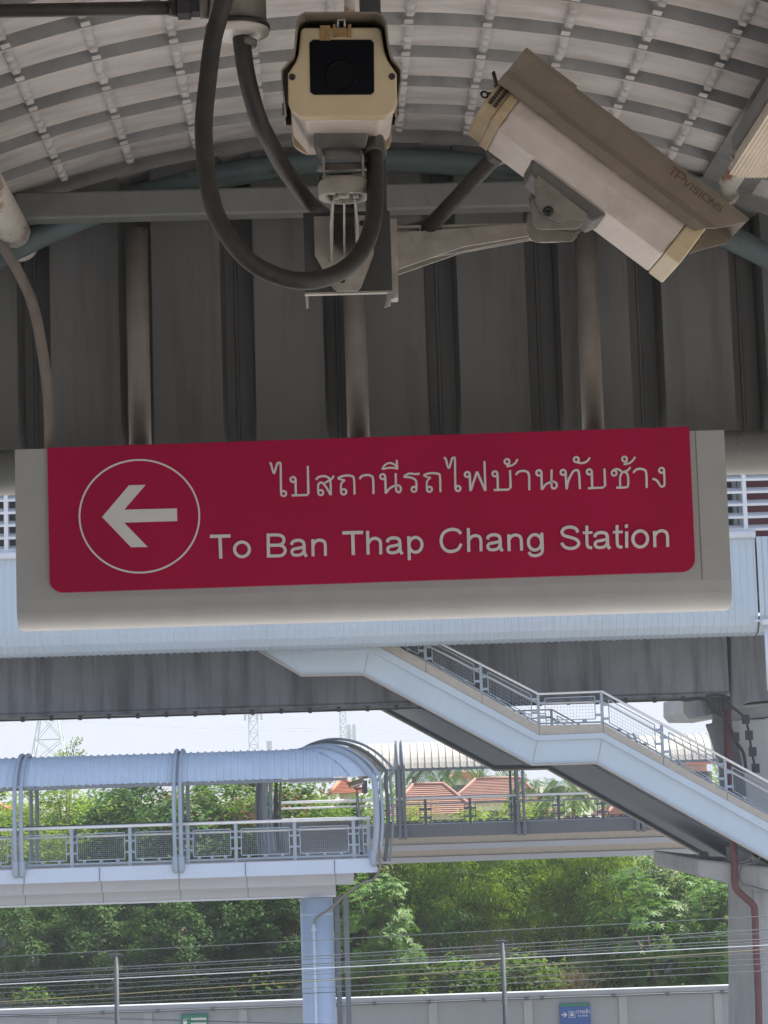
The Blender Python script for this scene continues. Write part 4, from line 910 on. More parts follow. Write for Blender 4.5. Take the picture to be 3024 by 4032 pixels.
for (dx, mm, r, ou, sk, ft) in ((0.0, M['rail_blue'], 0.085, 0.04, 0.92, True), (0.15, M['rail_blue'], 0.045, 0.10, 0.92, False), (0.30, M['frame_dark'], 0.05, 0.17, 0.92, False), (0.42, M['grey_steel'], 0.035, 0.25, 0.92, False)):
    arch_tube(XR - .03 + dx, 0, ft, mm, None, r, ou, sk)
# railing
rl = thing_part('railing', br)
zh = zat(700, 3246, YB0); posts = [-430, -190, 48, 280, 510, 738, 928, 1160, 1393, 1452]
b = MB(); b.tube([(XLb, YB0 + .12, zh), (0, YB0 + .12, zh), (PX(1458, 3200, YB0), YB0 + .12, zh)], 0.042, 10); b.build('handrail', M['inox'], rl)
b = MB(); zg2 = zh - 0.24; b.tube([(XLb, YB0 + .24, zg2), (0, YB0 + .24, zg2), (PX(1455, 3200, YB0), YB0 + .24, zg2)], 0.030, 8); b.build('grab_rail', M['inox'], rl)
for px in posts:
    x = PX(px, 3300, YB0); b = MB(); b.box((x - 0.045, YB0 + .09, zd - .02), (x + 0.045, YB0 + .15, zh - .03)); b.build('post', M['rail_blue'], rl)
for i in range(len(posts) - 1):
    x0, x1 = PX(posts[i], 3300, YB0) + .14, PX(posts[i + 1], 3300, YB0) - .14
    if x1 - x0 < .1: continue
    fr = bay(rl, (x0, zd + .17), (x1, zd + .17), (x1, zh - .17), (x0, zh - .17), YB0 + .12, M['rail_blue'], 0.022, x1 - x0 > .3, 0.0042, 0.052)
    b = MB(); b.box((x0 - .1, YB0 + .10, zd + .055), (x1 + .1, YB0 + .14, zd + .10))
    for t in (.15, .5, .85): xx = x0 + (x1 - x0) * t; b.box((xx - .04, YB0 + .1, zd + .09), (xx + .04, YB0 + .14, zd + .16))
    for xx, s in ((x0, -1), (x1, 1)):
        for t in (.3, .72): z0 = zd + .17 + (zh - zd - .34) * t; b.box((xx, YB0 + .1, z0 - .05), (xx + s * .09, YB0 + .13, z0 + .0))
    b.build('bottom_rail', M['rail_blue'], rl)
# far railing of the bridge
fr_ = thing_part('far_railing', br); yf_ = YB0 + BW - .12
b = MB(); b.tube([(XLb, yf_, zh), (PX(800, 3200, yf_), yf_, zh)], 0.04, 8); b.build('handrail', M['grey_steel'], fr_)
for px in range(-400, 960, 233): x = PX(px, 3300, yf_); b = MB(); b.box((x - .05, yf_ - .03, zd), (x + .05, yf_ + .03, zh)); b.build('post', M['grey_steel'], fr_)
# lamp under the eave
b = MB(); p, q = P(1136, 3062, YB0 + .5), P(1314, 3080, YB0 + .5); b.box((p.x, YB0 + .45, q.z), (q.x, YB0 + .75, p.z)); b.build('eave_lamp', M['white'], br, bevel=.02)
# corner corridor running away: ramp floor, rails, roof arches
XC0, XC1 = XR - BW, XR
b = MB(); zr2 = zat(1250, 3240, 73); b.hexa([(XC0, YB0 + .6, zd - .3), (XC1 - .1, YB0 + .6, zd - .3), (XC1 - .1, 73, zr2 - .3), (XC0, 73, zr2 - .3), (XC0, YB0 + .6, zd + .003), (XC1 - .1, YB0 + .6, zd + .003), (XC1 - .1, 73, zr2), (XC0, 73, zr2)]); b.box((XC0, 73.002, zr2 - .3), (XC1 - .1, 85.3, zr2 - .001)); b.build('ramp', M['tile_floor'], br)
b = MB()
for x in (XC0 + .12, XC1 - .25):
    for h, r in ((1.0, .035), (.76, .028)): b.tube([(x, YB0 + 1.8, zd + h), (x, YB0 + 4.5, zd + h + .02), (x, 72, zr2 + h), (x, 73.5, zr2 + h)], r, 8)
b.build('ramp_rail', M['inox'], br)
for x in (XC0 + .12, XC1 - .25):
    for y in (61.8, 64.5, 67.5, 70.5, 73): b = MB(); b.box((x - .03, y - .03, zd + .05), (x + .03, y + .03, zd + (y - 61.8) / 11.2 * (zr2 - zd) + 1.0)); b.build('ramp_post', M['grey_steel'], br)
xc = (XC0 + XC1) / 2
for y in (63.2, 63.5, 66.4, 66.7, 69.6, 69.9):
    pts = [(XC0 - .1, y, zd), (XC0 - .16, y, zd + 1.2), (XC0 - .10, y, ze)]
    b = MB(); b.tube(smooth_path(pts, 4), 0.055, 8); b.build('corridor_arch', M['grey_steel'], br)
b = MB(); b.strip([[Vector((xc + RB * math.sin(-AB + 2 * AB * k / NS), y, zc_ + (RB - 0.05) * math.cos(-AB + 2 * AB * k / NS))) for k in range(NS + 1)] for y in (YB0 + BW * .5 + .6, 84)], True)
b.build('corridor_roof', M['roof_cream'], br, solid=0.02)
# small bridge camera
cam3 = copy_tree(cam1); cam3['label'] = 'tiny box camera hanging inside the corner arch of the footbridge'; del cam3['group']
cam3.matrix_world = Matrix.Translation(P(1376, 3092, YB0 + .9)) @ Matrix.Rotation(math.radians(-72), 4, 'Z') @ Matrix.Rotation(math.radians(14), 4, 'X') @ Matrix.Scale(1.15, 4)
b = MB(); p = P(1436, 3098, YB0 + 1.0); b.box(p - Vector((.07, .06, .17)), p + Vector((.07, .06, .17))); q = P(1400, 3108, YB0 + .95); b.tube([p - Vector((.07, 0, .02)), q, q + Vector((-.05, 0, .06))], 0.02, 8); b.tube(smooth_path([p - Vector((0, 0, .17)), p + Vector((-.10, 0, -.32)), p + Vector((-.06, 0, -.45)), p + Vector((.02, 0, -.4))], 4), .015, 6); b.build('camera_arm', M['frame_dark'], br)
# ---------------------------------------------------------------- column under the bridge end and its cable
xcol = (PX(1184, 3700, YB0 + 1) + PX(1314, 3700, YB0 + 1)) / 2; rcol = (PX(1314, 3700, YB0 + 1) - PX(1184, 3700, YB0 + 1)) / 2
col = thing('bridge_column', 'round blue steel column carrying the end of the footbridge', 'column', (xcol, YB0 + 1.4, 0))
b = MB(); b.lathe((xcol, YB0 + 1.4, 0), (0, 0, 1), [(rcol, 0), (rcol, zs2 - .06)], 40); b.lathe((xcol, YB0 + 1.4, zat(1250, 3605, YB0 + 1)), (0, 0, 1), [(rcol + .006, 0), (rcol + .006, .05)], 40); b.build('shaft', M['column_blue'], col)
b = MB(); x = PX(1330, 3700, YB0 + 2.2); 
for dx in (0.0, .24): b.box((x + dx - .07, YB0 + 2.0, 0), (x + dx + .07, YB0 + 2.2, zs2 - .06))
b.build('service_channel', M['grey_steel'], col)
cc = thing('column_conduit', 'grey cable and thin white pipe running from the bridge corner down the blue column', 'conduit', P(1238, 3800, YB0 + .85))
b = MB(); b.tube(smooth_path([P(1487, 3180, YB0 - .1), P(1495, 3330, YB0 - .1), P(1494, 3420, YB0 - .1), P(1470, 3462, YB0), P(1432, 3474, YB0), P(1395, 3500, YB0 + .2), P(1352, 3528, YB0 + .3), P(1322, 3560, YB0 + .4), P(1280, 3590, YB0 + .7), P(1245, 3615, YB0 + .85), P(1235, 3640, YB0 + .85)], 5), .032, 8); b.build('cable', M['cast'], cc)
b = MB(); p, q = P(1235, 3636, YB0 + .86), P(1243, 4100, YB0 + .86); q.x = p.x; b.tube([p, (p.x, p.y, 0)], .034, 8)
for py in (3662, 3890): r_ = P(1236, py, YB0 + .86); b.box((p.x - .06, r_.y - .02, r_.z - .03), (p.x + .06, r_.y + .05, r_.z + .03))
b.build('white_pipe', M['white'], cc)

# ---------------------------------------------------------------- the second walkway, farther away
YW = 85.0
wk = thing('far_walkway', 'farther walkway with dark grey fascia, striped cladding below and a cream barrel roof', 'walkway', (PX(2000, 3250, YW), YW + 1.6, zat(1800, 3245, YW)))
wz = lambda py: zat(1800, py, YW)
xw0, xw1 = PX(1380, 3250, YW), PX(3300, 3250, YW)
b = MB(); b.box((xw0, YW, wz(3292)), (xw1, YW + 3, wz(3243))); b.build('fascia', M['walk_grey'], wk)
for i, (t0, t1, dy) in enumerate(((3344, 3322, .16), (3394, 3372, .44))):
    b = MB(); b.box((xw0, YW + dy, wz(t0)), (xw1, YW + 2.8 - dy, wz(t1))); b.build('clad_strip', M['panel_grey'], wk)
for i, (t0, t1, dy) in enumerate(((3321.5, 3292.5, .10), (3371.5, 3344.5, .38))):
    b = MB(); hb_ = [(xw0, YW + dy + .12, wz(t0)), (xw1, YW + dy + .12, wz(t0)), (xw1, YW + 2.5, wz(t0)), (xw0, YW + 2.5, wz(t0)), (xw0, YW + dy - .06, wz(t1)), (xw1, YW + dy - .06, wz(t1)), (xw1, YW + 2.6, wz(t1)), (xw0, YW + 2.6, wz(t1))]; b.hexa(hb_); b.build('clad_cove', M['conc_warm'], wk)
for px in (1585, 1818, 2048, 2278, 2512): x = PX(px, 3300, YW); b = MB(); b.box((x - .012, YW - .004, wz(3290)), (x + .012, YW - .001, wz(3246))); b.build('panel_joint', M['joint'], wk)
wr = thing_part('railing', wk)
zt0, zh2 = wz(3243), wz(3139)
b = MB(); b.tube([(XC0, YW + .1, zh2), (0.5, YW + .1, zh2), (xw1, YW + .1, zh2)], .05, 8); b.build('handrail', M['inox'], wr)
b = MB(); b.tube([(XC0, YW + .25, zh2 - .22), (0.5, YW + .25, zh2 - .22), (xw1, YW + .25, zh2 - .22)], .035, 8); b.build('grab_rail', M['inox'], wr)
wp = [1500, 1676, 1852, 2027, 2201, 2375, 2552, 2728]
for px in wp:
    x = PX(px, 3200, YW); b = MB(); b.box((x - .05, YW + .07, zt0 - .05), (x + .05, YW + .13, zh2 - .04))
    for dx in (-.14, .14):
        for t in (.3, .7): b.box((x + dx - .09, YW + .08, zt0 + t * .75), (x + dx + .09, YW + .12, zt0 + t * .75 + .07))
    b.build('post', M['rail_dark'], wr)
for i in range(len(wp) - 1):
    x0, x1 = PX(wp[i], 3200, YW) + .2, PX(wp[i + 1], 3200, YW) - .2
    bay(wr, (x0, zt0 + .14), (x1, zt0 + .14), (x1, zh2 - .22), (x0, zh2 - .22), YW + .1, M['rail_dark'], .022, False)
    b = MB(); b.box((x0 - .1, YW + .08, zt0 + .04), (x1 + .1, YW + .12, zt0 + .085))
    for t in (.12, .37, .63, .88): xx = x0 + (x1 - x0) * t; b.box((xx - .07, YW + .08, zt0 + .085), (xx + .07, YW + .12, zt0 + .13))
    b.build('bottom_rail', M['rail_dark'], wr)
# roof
ew = zat(1800, 3020, YW); tw = zat(1800, 2920, YW + 1.5); HW = 1.6; RSW = tw - ew; RW = (HW ** 2 + RSW ** 2) / (2 * RSW); AW = math.asin(HW / RW); ycw = YW + HW - .1; zcw = tw - RW
b = MB(); rows = []; x = PX(1375, 3000, YW); xe_ = PX(3000, 3000, YW)
while x < xe_:
    for dx, dr in ((0, 0), (.19, 0), (.205, .035), (.245, .035), (.26, 0)): rows.append([Vector((max(x + dx, PX(1375, 3000, YW) + (k - 0) * 0.0 + max(0, (8 - k)) * .16), ycw + (RW + dr) * math.sin(-AW + 2 * AW * k / 16), zcw + (RW + dr) * math.cos(-AW + 2 * AW * k / 16))) for k in range(17)])
    x += .262
b.strip(rows); b.build('roof_sheet', M['roof_cream'], wk)
b = MB(); b.box((PX(1480, 3000, YW), YW - .12, ew - .10), (xe_, YW - .04, ew - .01)); b.build('eave_beam', M['grey_steel'], wk)
for pa in (1574, 1594, 2040, 2062, 2508, 2530):
    x = PX(pa, 3200, YW); pts = [(x, YW - .08, zt0 - .35), (x, YW - .10, zt0 + .6), (x, YW - .16, zt0 + 1.2), (x, YW - .14, ew)]
    for k in range(9): a = -AW + 2 * AW * k / 8; pts.append((x, ycw + (RW + .08) * math.sin(a), zcw + (RW + .08) * math.cos(a)))
    pts += [(x, YW + 3.2, ew), (x, YW + 3.2, zt0)]
    b = MB(); b.tube(smooth_path(pts, 3), .055, 10); o = b.build('arch_tube', M['grey_steel'], wk)
    b = MB(); b.lathe((x, YW - .09, zt0 - .52), (0, 0, 1), [(.05, 0), (.09, .06), (.09, .38), (.06, .42)], 12); b.build('foot_sleeve', M['grey_steel'], o)
# piers of the walkway (behind the trees)
for px in (1262, 3040):
    x = PX(px, 3300, YW); b = MB(); b.lathe((x, YW + 1.5, 0), (0, 0, 1), [(.4, 0), (.4, wz(3396))], 20); b.build('walkway_pier', M['conc'], wk)
# ---------------------------------------------------------------- ground, road
M['ground'] = new_mat('dry earth and grass', (0.22, 0.20, 0.12), 0.9, var=0.3, scale=0.2)
M['asphalt'] = new_mat('pale worn road', (0.24, 0.235, 0.225), 0.85, var=0.2, scale=1.5)
M['pave'] = new_mat('pale lane concrete', (0.42, 0.38, 0.33), 0.85, var=0.12, scale=0.6)
M['leaf_dark'] = new_mat('dark broad leaves', (0.05, 0.115, 0.016), 0.6, var=0.4, scale=0.6, trans=0.42, spec=0.22)
M['leaf_mid'] = new_mat('mid green leaves', (0.10, 0.19, 0.016), 0.6, var=0.4, scale=0.5, trans=0.5, spec=0.2)
M['leaf_light'] = new_mat('yellow green feathery leaves', (0.225, 0.325, 0.026), 0.6, var=0.35, scale=0.5, trans=0.56, spec=0.15)
M['leaf_mango'] = new_mat('glossy mango leaves', (0.10, 0.20, 0.03), 0.5, var=0.4, scale=0.8, trans=0.42, spec=0.3)
M['leaf_flush'] = new_mat('orange young leaves', (0.22, 0.115, 0.035), 0.4, var=0.3, scale=0.8, trans=0.35)
M['bark'] = new_mat('grey brown bark', (0.12, 0.095, 0.07), 0.9, var=0.3, scale=4)
M['culm'] = new_mat('bamboo culm', (0.20, 0.19, 0.075), 0.5, var=0.25, scale=2)
M['dry'] = new_mat('dry brown brush', (0.24, 0.17, 0.085), 0.8, var=0.35, scale=1.5, trans=0.2)
M['wall_grey'] = new_mat('grey precast wall panel', (0.31, 0.34, 0.39), 0.75, var=0.05, scale=0.4, streak=((0.25, 0.28, 0.32), 0.8, (1.5, 1.5, 0.3), 0.52, 0.8, 0.5))
M['wall_cope'] = new_mat('wall coping', (0.37, 0.395, 0.43), 0.75, var=0.05, scale=0.6)
M['tile_red'] = new_mat('red brown roof tiles', (0.25, 0.125, 0.085), 0.7, var=0.15, scale=1.2)
M['tile_orange'] = new_mat('orange roof tiles', (0.42, 0.165, 0.085), 0.7, var=0.12, scale=1.2)
M['house_wall'] = new_mat('pale house wall', (0.62, 0.58, 0.52), 0.8, var=0.06, scale=0.6)
M['pink'] = new_mat('pink rendered wall', (0.50, 0.24, 0.19), 0.8, var=0.12, scale=0.8)
M['mint'] = new_mat('mint painted wall', (0.18, 0.42, 0.33), 0.8, var=0.1)
M['stone'] = new_mat('pale rubble stones', (0.16, 0.135, 0.115), 0.85, var=0.45, scale=2.5, spots=((0.10, 0.08, 0.06), 2.2, (1, 1, 1), 0.54, 0.62, 0.9))
M['galv'] = new_mat('pale galvanised lattice', (0.52, 0.58, 0.58), 0.5, var=0.05)
M['wire'] = new_mat('dark overhead wire', (0.085, 0.10, 0.11), 0.6, var=0.1)
M['wire_pale'] = new_mat('pale overhead wire', (0.48, 0.50, 0.54), 0.4, var=0.1)
M['wire_yellow'] = new_mat('ochre overhead wire', (0.20, 0.18, 0.09), 0.5, var=0.1)
M['pole'] = new_mat('dark pole paint', (0.045, 0.052, 0.062), 0.6, var=0.1)
M['sign_blue'] = new_mat('blue board', (0.035, 0.10, 0.36), 0.5, var=0.05)
M['sign_green'] = new_mat('green board', (0.02, 0.20, 0.12), 0.5, var=0.05)
M['sign_white'] = new_mat('white board print', (0.75, 0.76, 0.78), 0.5, var=0.03)
b = MB(); b.box((-2500, -60, -0.6), (2500, 5000, 0)); tag(b.build('ground', M['ground']), None, None, kind='structure')
b = MB(); b.box((-300, 18, 0.004), (300, 88, 0.008)); tag(b.build('road', M['asphalt']), None, None, kind='structure')

# ---------------------------------------------------------------- noise wall
YL = 93.0
wl = thing('boundary_wall', 'long pale grey precast panel wall with coping in front of the trees', 'wall', (0, YL + .2, 0))
zw = zat(1500, 3925, YL)
x0, x1 = PX(-700, 3900, YL), PX(3900, 3900, YL)
b = MB(); b.box((x0, YL + .10, 0), (x1, YL + .30, zw - .22)); b.build('panel', M['wall_grey'], wl)
b = MB(); b.box((x0, YL - .02, zw - .22), (x1, YL + .40, zw)); b.build('coping', M['wall_cope'], wl, bevel=.03)
b = MB(); px = 1512 + 195 / 1.097 - 374.6 * 6
while px < 3800:
    x = PX(px + 15, 3960, YL); b.box((x - .17, YL + .03, 0), (x + .17, YL + .098, zw - .225)); px += 374.6
b.build('pilaster', M['wall_cope'], wl)
b = MB(); pts = []
for k in range(26): x = x0 + (x1 - x0) * k / 25; pts.append((x, YL - .07, zw - .25 - .02 * (k % 2)))
b.tube(pts, .035, 6)
for px in (405, 622, 840, 1330, 1475, 1690, 1905, 2075, 2135, 2418, 2630, 2845): x = PX(px, 3960, YL); b.box((x - .07, YL - .12, zw - .33), (x + .07, YL - .0205, zw - .17))
b.build('wall_cable', M['rail_dark'], wl)
def text_mesh(body, m, name, parent, lo, hi, y):
    """words cut from the built-in font and fitted into a box on a board"""
    cu = bpy.data.curves.new(name, 'FONT'); cu.body = body; o = bpy.data.objects.new(name, cu); C.objects.link(o)
    bpy.context.view_layer.update(); me = bpy.data.meshes.new_from_object(o.evaluated_get(bpy.context.evaluated_depsgraph_get()))
    bpy.data.objects.remove(o); bpy.data.curves.remove(cu)
    xs = [v.co.x for v in me.vertices]; ys = [v.co.y for v in me.vertices]
    b = MB(); b.add([Vector((lo[0] + (v.co.x - min(xs)) / (max(xs) - min(xs)) * (hi[0] - lo[0]), y, lo[1] + (v.co.y - min(ys)) / (max(ys) - min(ys)) * (hi[1] - lo[1]))) for v in me.vertices], [list(p.vertices) for p in me.polygons])
    return b.build(name, m, parent)
def board(name, label, x0p, x1p, ytop, ybot, m):
    a, c_ = P(x0p, ytop, YL - .03), P(x1p, ybot, YL - .03); r_ = thing(name, label, 'sign', ((a.x + c_.x) / 2, YL, c_.z))
    zt_ = P((x0p + x1p) / 2, ytop, YL - .03).z
    b = MB(); b.box((a.x, YL - .03, c_.z), (c_.x, YL + .095, zt_)); b.build('board', m, r_); return r_, a.x, c_.x, zt_, c_.z
r_, xa, xb, za, zb3 = board('entrance_sign', 'blue sign with white arrow, train symbol and Thai lettering on the grey wall', 2203, 2329, 3952, 4085, M['sign_blue'])
Wd, H = xb - xa, za - zb3
b = MB(); b.box((xa - .005, YL - .034, za - .10), (xb + .005, YL - .0305, za + .005)); b.build('green_band', M['sign_green'], r_)
yt_ = YL - .033
fx = lambda px: PX(px, 3995, YL - .03); fz = lambda py: zat(2265, py, YL - .03)
text_mesh('ทางเข้า', M['sign_white'], 'thai_lettering', r_, (fx(2271), fz(3991)), (fx(2323), fz(3973)), yt_)
text_mesh('TO TRAIN', M['sign_white'], 'english_lettering', r_, (fx(2274), fz(4004)), (fx(2314), fz(3997)), yt_)
b = MB(); ya = fz(3994); b.quad((fx(2211), yt_, ya + .02), (fx(2224), yt_, ya + .02), (fx(2224), yt_, ya - .02), (fx(2211), yt_, ya - .02))
b.add([(fx(2219), yt_ - .001, ya + .10), (fx(2223), yt_ - .001, ya + .10), (fx(2233), yt_ - .001, ya), (fx(2223), yt_ - .001, ya - .10), (fx(2219), yt_ - .001, ya - .10), (fx(2227), yt_ - .001, ya)], [(0, 1, 2, 5), (5, 2, 3, 4)])
b.build('arrow', M['sign_white'], r_)
b = MB(); t0, t1, u0, u1 = fx(2240), fx(2264), fz(4006), fz(3982)
for (p, q) in (((t0, u0), (t1, u0)), ((t1, u0), (t1, u1)), ((t1, u1), (t0, u1)), ((t0, u1), (t0, u0))): b.bar((p[0], yt_, p[1]), (q[0], yt_, q[1]), .012, .006, (0, 1, 0))
c0 = (t0 + t1) / 2; b.prism([(c0 - .055, yt_, u0 + .06), (c0 + .055, yt_, u0 + .06), (c0 + .06, yt_, u0 + .15), (c0 + .035, yt_, u0 + .20), (c0 - .035, yt_, u0 + .20), (c0 - .06, yt_, u0 + .15)], (0, -.003, 0)); b.build('train_symbol', M['sign_white'], r_)
b = MB(); b.box((c0 - .035, yt_ - .006, u0 + .115), (c0 + .035, yt_ - .0035, u0 + .16)); b.build('train_window', M['sign_blue'], r_)
r_, xa, xb, za, zb3 = board('rubbish_sign', 'green sign with a white waste bin symbol on the grey wall', 711, 820, 3995, 4100, M['sign_green'])
gx = lambda px: PX(px, 4015, YL - .03); gz = lambda py: zat(765, py, YL - .03)
b = MB(); b.prism([(gx(720), yt_, gz(4016)), (gx(737), yt_, gz(4016)), (gx(735), yt_, gz(4034)), (gx(722), yt_, gz(4034))], (0, -.003, 0)); b.build('bin_symbol', M['sign_white'], r_)
b = MB(); b.bar((gx(717), yt_, gz(4014)), (gx(740), yt_, gz(4010)), .016, .004, (0, 1, 0)); b.build('bin_lid', M['sign_white'], r_)
for (ya_, yb_) in ((4017, 4008), (4035, 4027)):
    b = MB(); q = 752
    while q < 810: b.box((gx(q), yt_, gz(ya_)), (gx(q + 4.2), yt_ - .002, gz(yb_))); q += 5.6
    b.build('caption_line', M['sign_white'], r_)

# ---------------------------------------------------------------- slim poles and overhead wires in front
YW_ = 56.0
for i, (px, pt) in enumerate(((457, 3756), (1978, 3702))):
    p = P(px, pt, YW_); r_ = thing('slim_pole', ['slim dark pole with a flat head, left of the blue column', 'slim dark pole with a flat head in front of the bamboo'][i], 'pole', (p.x, YW_, 0), 'slim poles')
    q = P(px + 5, 4032, YW_); b = MB(); b.tube([(p.x, YW_, 0), (p.x, YW_, p.z)], .058, 12); b.build('shaft', M['pole'], r_)
    b = MB(); b.box((p.x - .17, YW_ - .06, p.z - .06), (p.x + .14, YW_ + .06, p.z - .005)); b.box((p.x - .22, YW_ - .03, p.z - .03), (p.x - .17, YW_ + .03, p.z + .01)); b.build('head', M['pole'], r_)
WI = [  # (left x, y), (right x, y), sag px, radius, material, words
    ((0, 3762), (3024, 3602), 6, .016, 'wire', 'uppermost thin black wire crossing in front of the trees'),
    ((0, 3826), (3024, 3650), 10, .022, 'wire', 'black wire just under the uppermost one in front of the trees'),
    ((0, 3836), (3024, 3668), 8, .014, 'wire', None), ((0, 3852), (3024, 3690), 9, .024, 'wire', None), ((0, 3862), (3024, 3705), 5, .014, 'wire', None),
    ((0, 3873), (3024, 3718), 4, .020, 'wire_pale', 'bright pale overhead wire crossing the whole picture'),
    ((0, 3880), (3024, 3742), 12, .014, 'wire', None), ((0, 3931), (3024, 3724), 16, .020, 'wire_yellow', 'ochre sagging overhead wire below the bright pale wire'),
    ((0, 3948), (3024, 3790), 6, .016, 'wire', None), ((0, 3905), (3024, 3770), 6, .012, 'wire', None),
    ((0, 3965), (3024, 3818), 5, .018, 'wire', 'lowest thick black wire just above the grey wall'), ((0, 3915), (3024, 3640), 22, .012, 'wire', None), ((700, 4012), (3600, 4075), 8, .014, 'wire', 'thin black wire sagging across the grey wall itself'), ((0, 3990), (1300, 4030), 4, .012, 'wire', None)]
for i, (a, c_, sg, r, mm, words) in enumerate(WI):
    Y = YW_ + .35 + .13 * i; p, q = P(a[0], a[1], Y), P(c_[0], c_[1], Y); d = q - p; p = p - d * .8; q = q + d * .8
    pts = [p.lerp(q, k / 24) - Vector((0, 0, sg * px2m(Y) * (1 - (2 * (k / 24) - 1) ** 2))) for k in range(25)]
    b = MB(); b.tube(pts, r * .58, 6); o = b.build('overhead_wire', M[mm]); tag(o, words or 'thin black overhead wire among the bundle crossing in front of the trees', 'wire', 'overhead wires' if not words else 'overhead wires')

# ---------------------------------------------------------------- trees
def rvec(): 
    while True:
        v = Vector((random.uniform(-1, 1), random.uniform(-1, 1), random.uniform(-1, 1)))
        if 0.05 < v.length < 1: return v
class Leaves:
    def __init__(s): s.v = []; s.f = []
    def leaf(s, p, d, l, w_, nrm):
        d = d.normalized(); sd = d.cross(nrm)
        if sd.length < 1e-3: sd = d.orthogonal()
        sd.normalize(); o = len(s.v); m = p + d * (l * .45)
        s.v += [p, m + sd * (w_ / 2), p + d * l, m - sd * (w_ / 2)]; s.f.append((o, o + 1, o + 2, o + 3))
    def build(s, name, m, parent):
        me = bpy.data.meshes.new(name); off = parent_loc(parent); me.from_pydata([v - off for v in s.v], [], s.f); me.materials.append(m); me.update()
        o = bpy.data.objects.new(name, me); C.objects.link(o); o.parent = parent; return o
def clumps(n, c, rad, shell=0.55):
    out = []
    while len(out) < n:
        v = rvec(); r = v.length
        if r < shell and random.random() < .75: continue
        if v.z < -.75: continue
        out.append((c + Vector((v.x * rad[0], v.y * rad[1], v.z * rad[2])), random.uniform(.55, 1.25)))
    return out
def trunk(root, h, r, limbs, m='bark'):
    b = MB(); top = Vector((random.uniform(-.4, .4), 0, h))
    pts = [Vector((0, 0, 0)), Vector((random.uniform(-.1, .1), 0, h * .35)), Vector((random.uniform(-.25, .25), .1, h * .7)), top]
    b.tube(smooth_path(pts, 4), [r * (1 - .75 * k / 12) for k in range(13)], 8)
    for c_, s in limbs:
        st_ = pts[1].lerp(pts[3], random.uniform(.15, .9)); md = st_.lerp(c_, .5) + Vector((0, 0, .25))
        b.tube(smooth_path([st_, md, c_], 3), [r * .35 * (1 - .8 * k / 6) for k in range(7)], 5)
    return b.build('trunk', M[m], root)
def make_broad(label, nm, m, h, rad, nclump, nleaf, size, flush=None, rosette=False, spread=.75):
    root = thing('broadleaf_tree', label, 'tree'); c = Vector((0, 0, h - rad[2])); cl = clumps(nclump, c, rad)
    trunk(root, h - rad[2] * .9, .16 + h * .012, cl[::max(1, nclump // 14)])
    L = Leaves(); L2 = Leaves()
    for (p, s) in cl:
        tgt = L2 if (flush and random.random() < flush) else L
        for _ in range(nleaf):
            v = rvec(); q = p + Vector((v.x, v.y, v.z * .7)) * (spread * s)
            out = (q - c).normalized()
            if rosette:
                ax = (out + Vector((0, 0, .7)) + rvec() * .4).normalized(); u = ax.orthogonal().normalized(); w_ = ax.cross(u); k0 = random.random() * 6
                for k in range(7):
                    a = k0 + 2 * PI * k / 7; d = (u * math.cos(a) + w_ * math.sin(a)) + ax * .15 - Vector((0, 0, .45)); z = size * random.uniform(.7, 1.2); tgt.leaf(q, d, z, z * .27, ax)
            else:
                n_ = (out * .5 + Vector((0, 0, .9)) + rvec() * .8).normalized(); d = n_.orthogonal(); d = Matrix.Rotation(random.random() * 6.28, 3, n_) @ d - Vector((0, 0, .3)); z = size * random.uniform(.6, 1.3); tgt.leaf(q, d, z, z * .55, n_)
    L.build('crown', M[m], root)
    if L2.f: L2.build('young_leaves', M['leaf_flush'], root)
    return root
def make_bamboo(label, h, nc, spread, per):
    root = thing('bamboo_clump', label, 'bamboo'); b = MB(); L = Leaves(); L2 = Leaves(); L3 = Leaves()
    for i in range(nc):
        a = random.random() * 6.28; r0 = random.random() * .8; lean = random.uniform(.1, 1) * spread; hh = h * random.uniform(.55, 1.02)
        p0 = Vector((math.cos(a) * r0 * 1.4, math.sin(a) * r0, 0)); p1 = p0 + Vector((math.cos(a) * lean * .22, math.sin(a) * lean * .15, hh * .5)); p2 = p0 + Vector((math.cos(a) * lean * .62, math.sin(a) * lean * .4, hh * .85)); p3 = p0 + Vector((math.cos(a) * lean * 1.1, math.sin(a) * lean * .8, hh * .93))
        pp = smooth_path([p0, p1, p2, p3], 5)
        if i % 3 == 0: b.tube(pp, [.032 * (1 - .85 * k / 15) for k in range(16)], 5)
        T = random.choice((L, L, L2, L3))
        for _ in range(per):
            t = random.uniform(.52, 1); q = pp[min(15, int(t * 15))] + rvec() * .45
            for k in range(34):               # one spray of drooping strips
                v = rvec(); s = q + Vector((v.x * .42, v.y * .42, v.z * .26)); d = Vector((v.x, v.y, -.45 + v.z * .4)); T.leaf(s, d, random.uniform(.16, .36), .052, rvec())
    b.build('culms', M['culm'], root); L.build('foliage', M['leaf_light'], root); L2.build('foliage', M['leaf_mid'], root); L3.build('foliage', M['leaf_dark'], root); return root
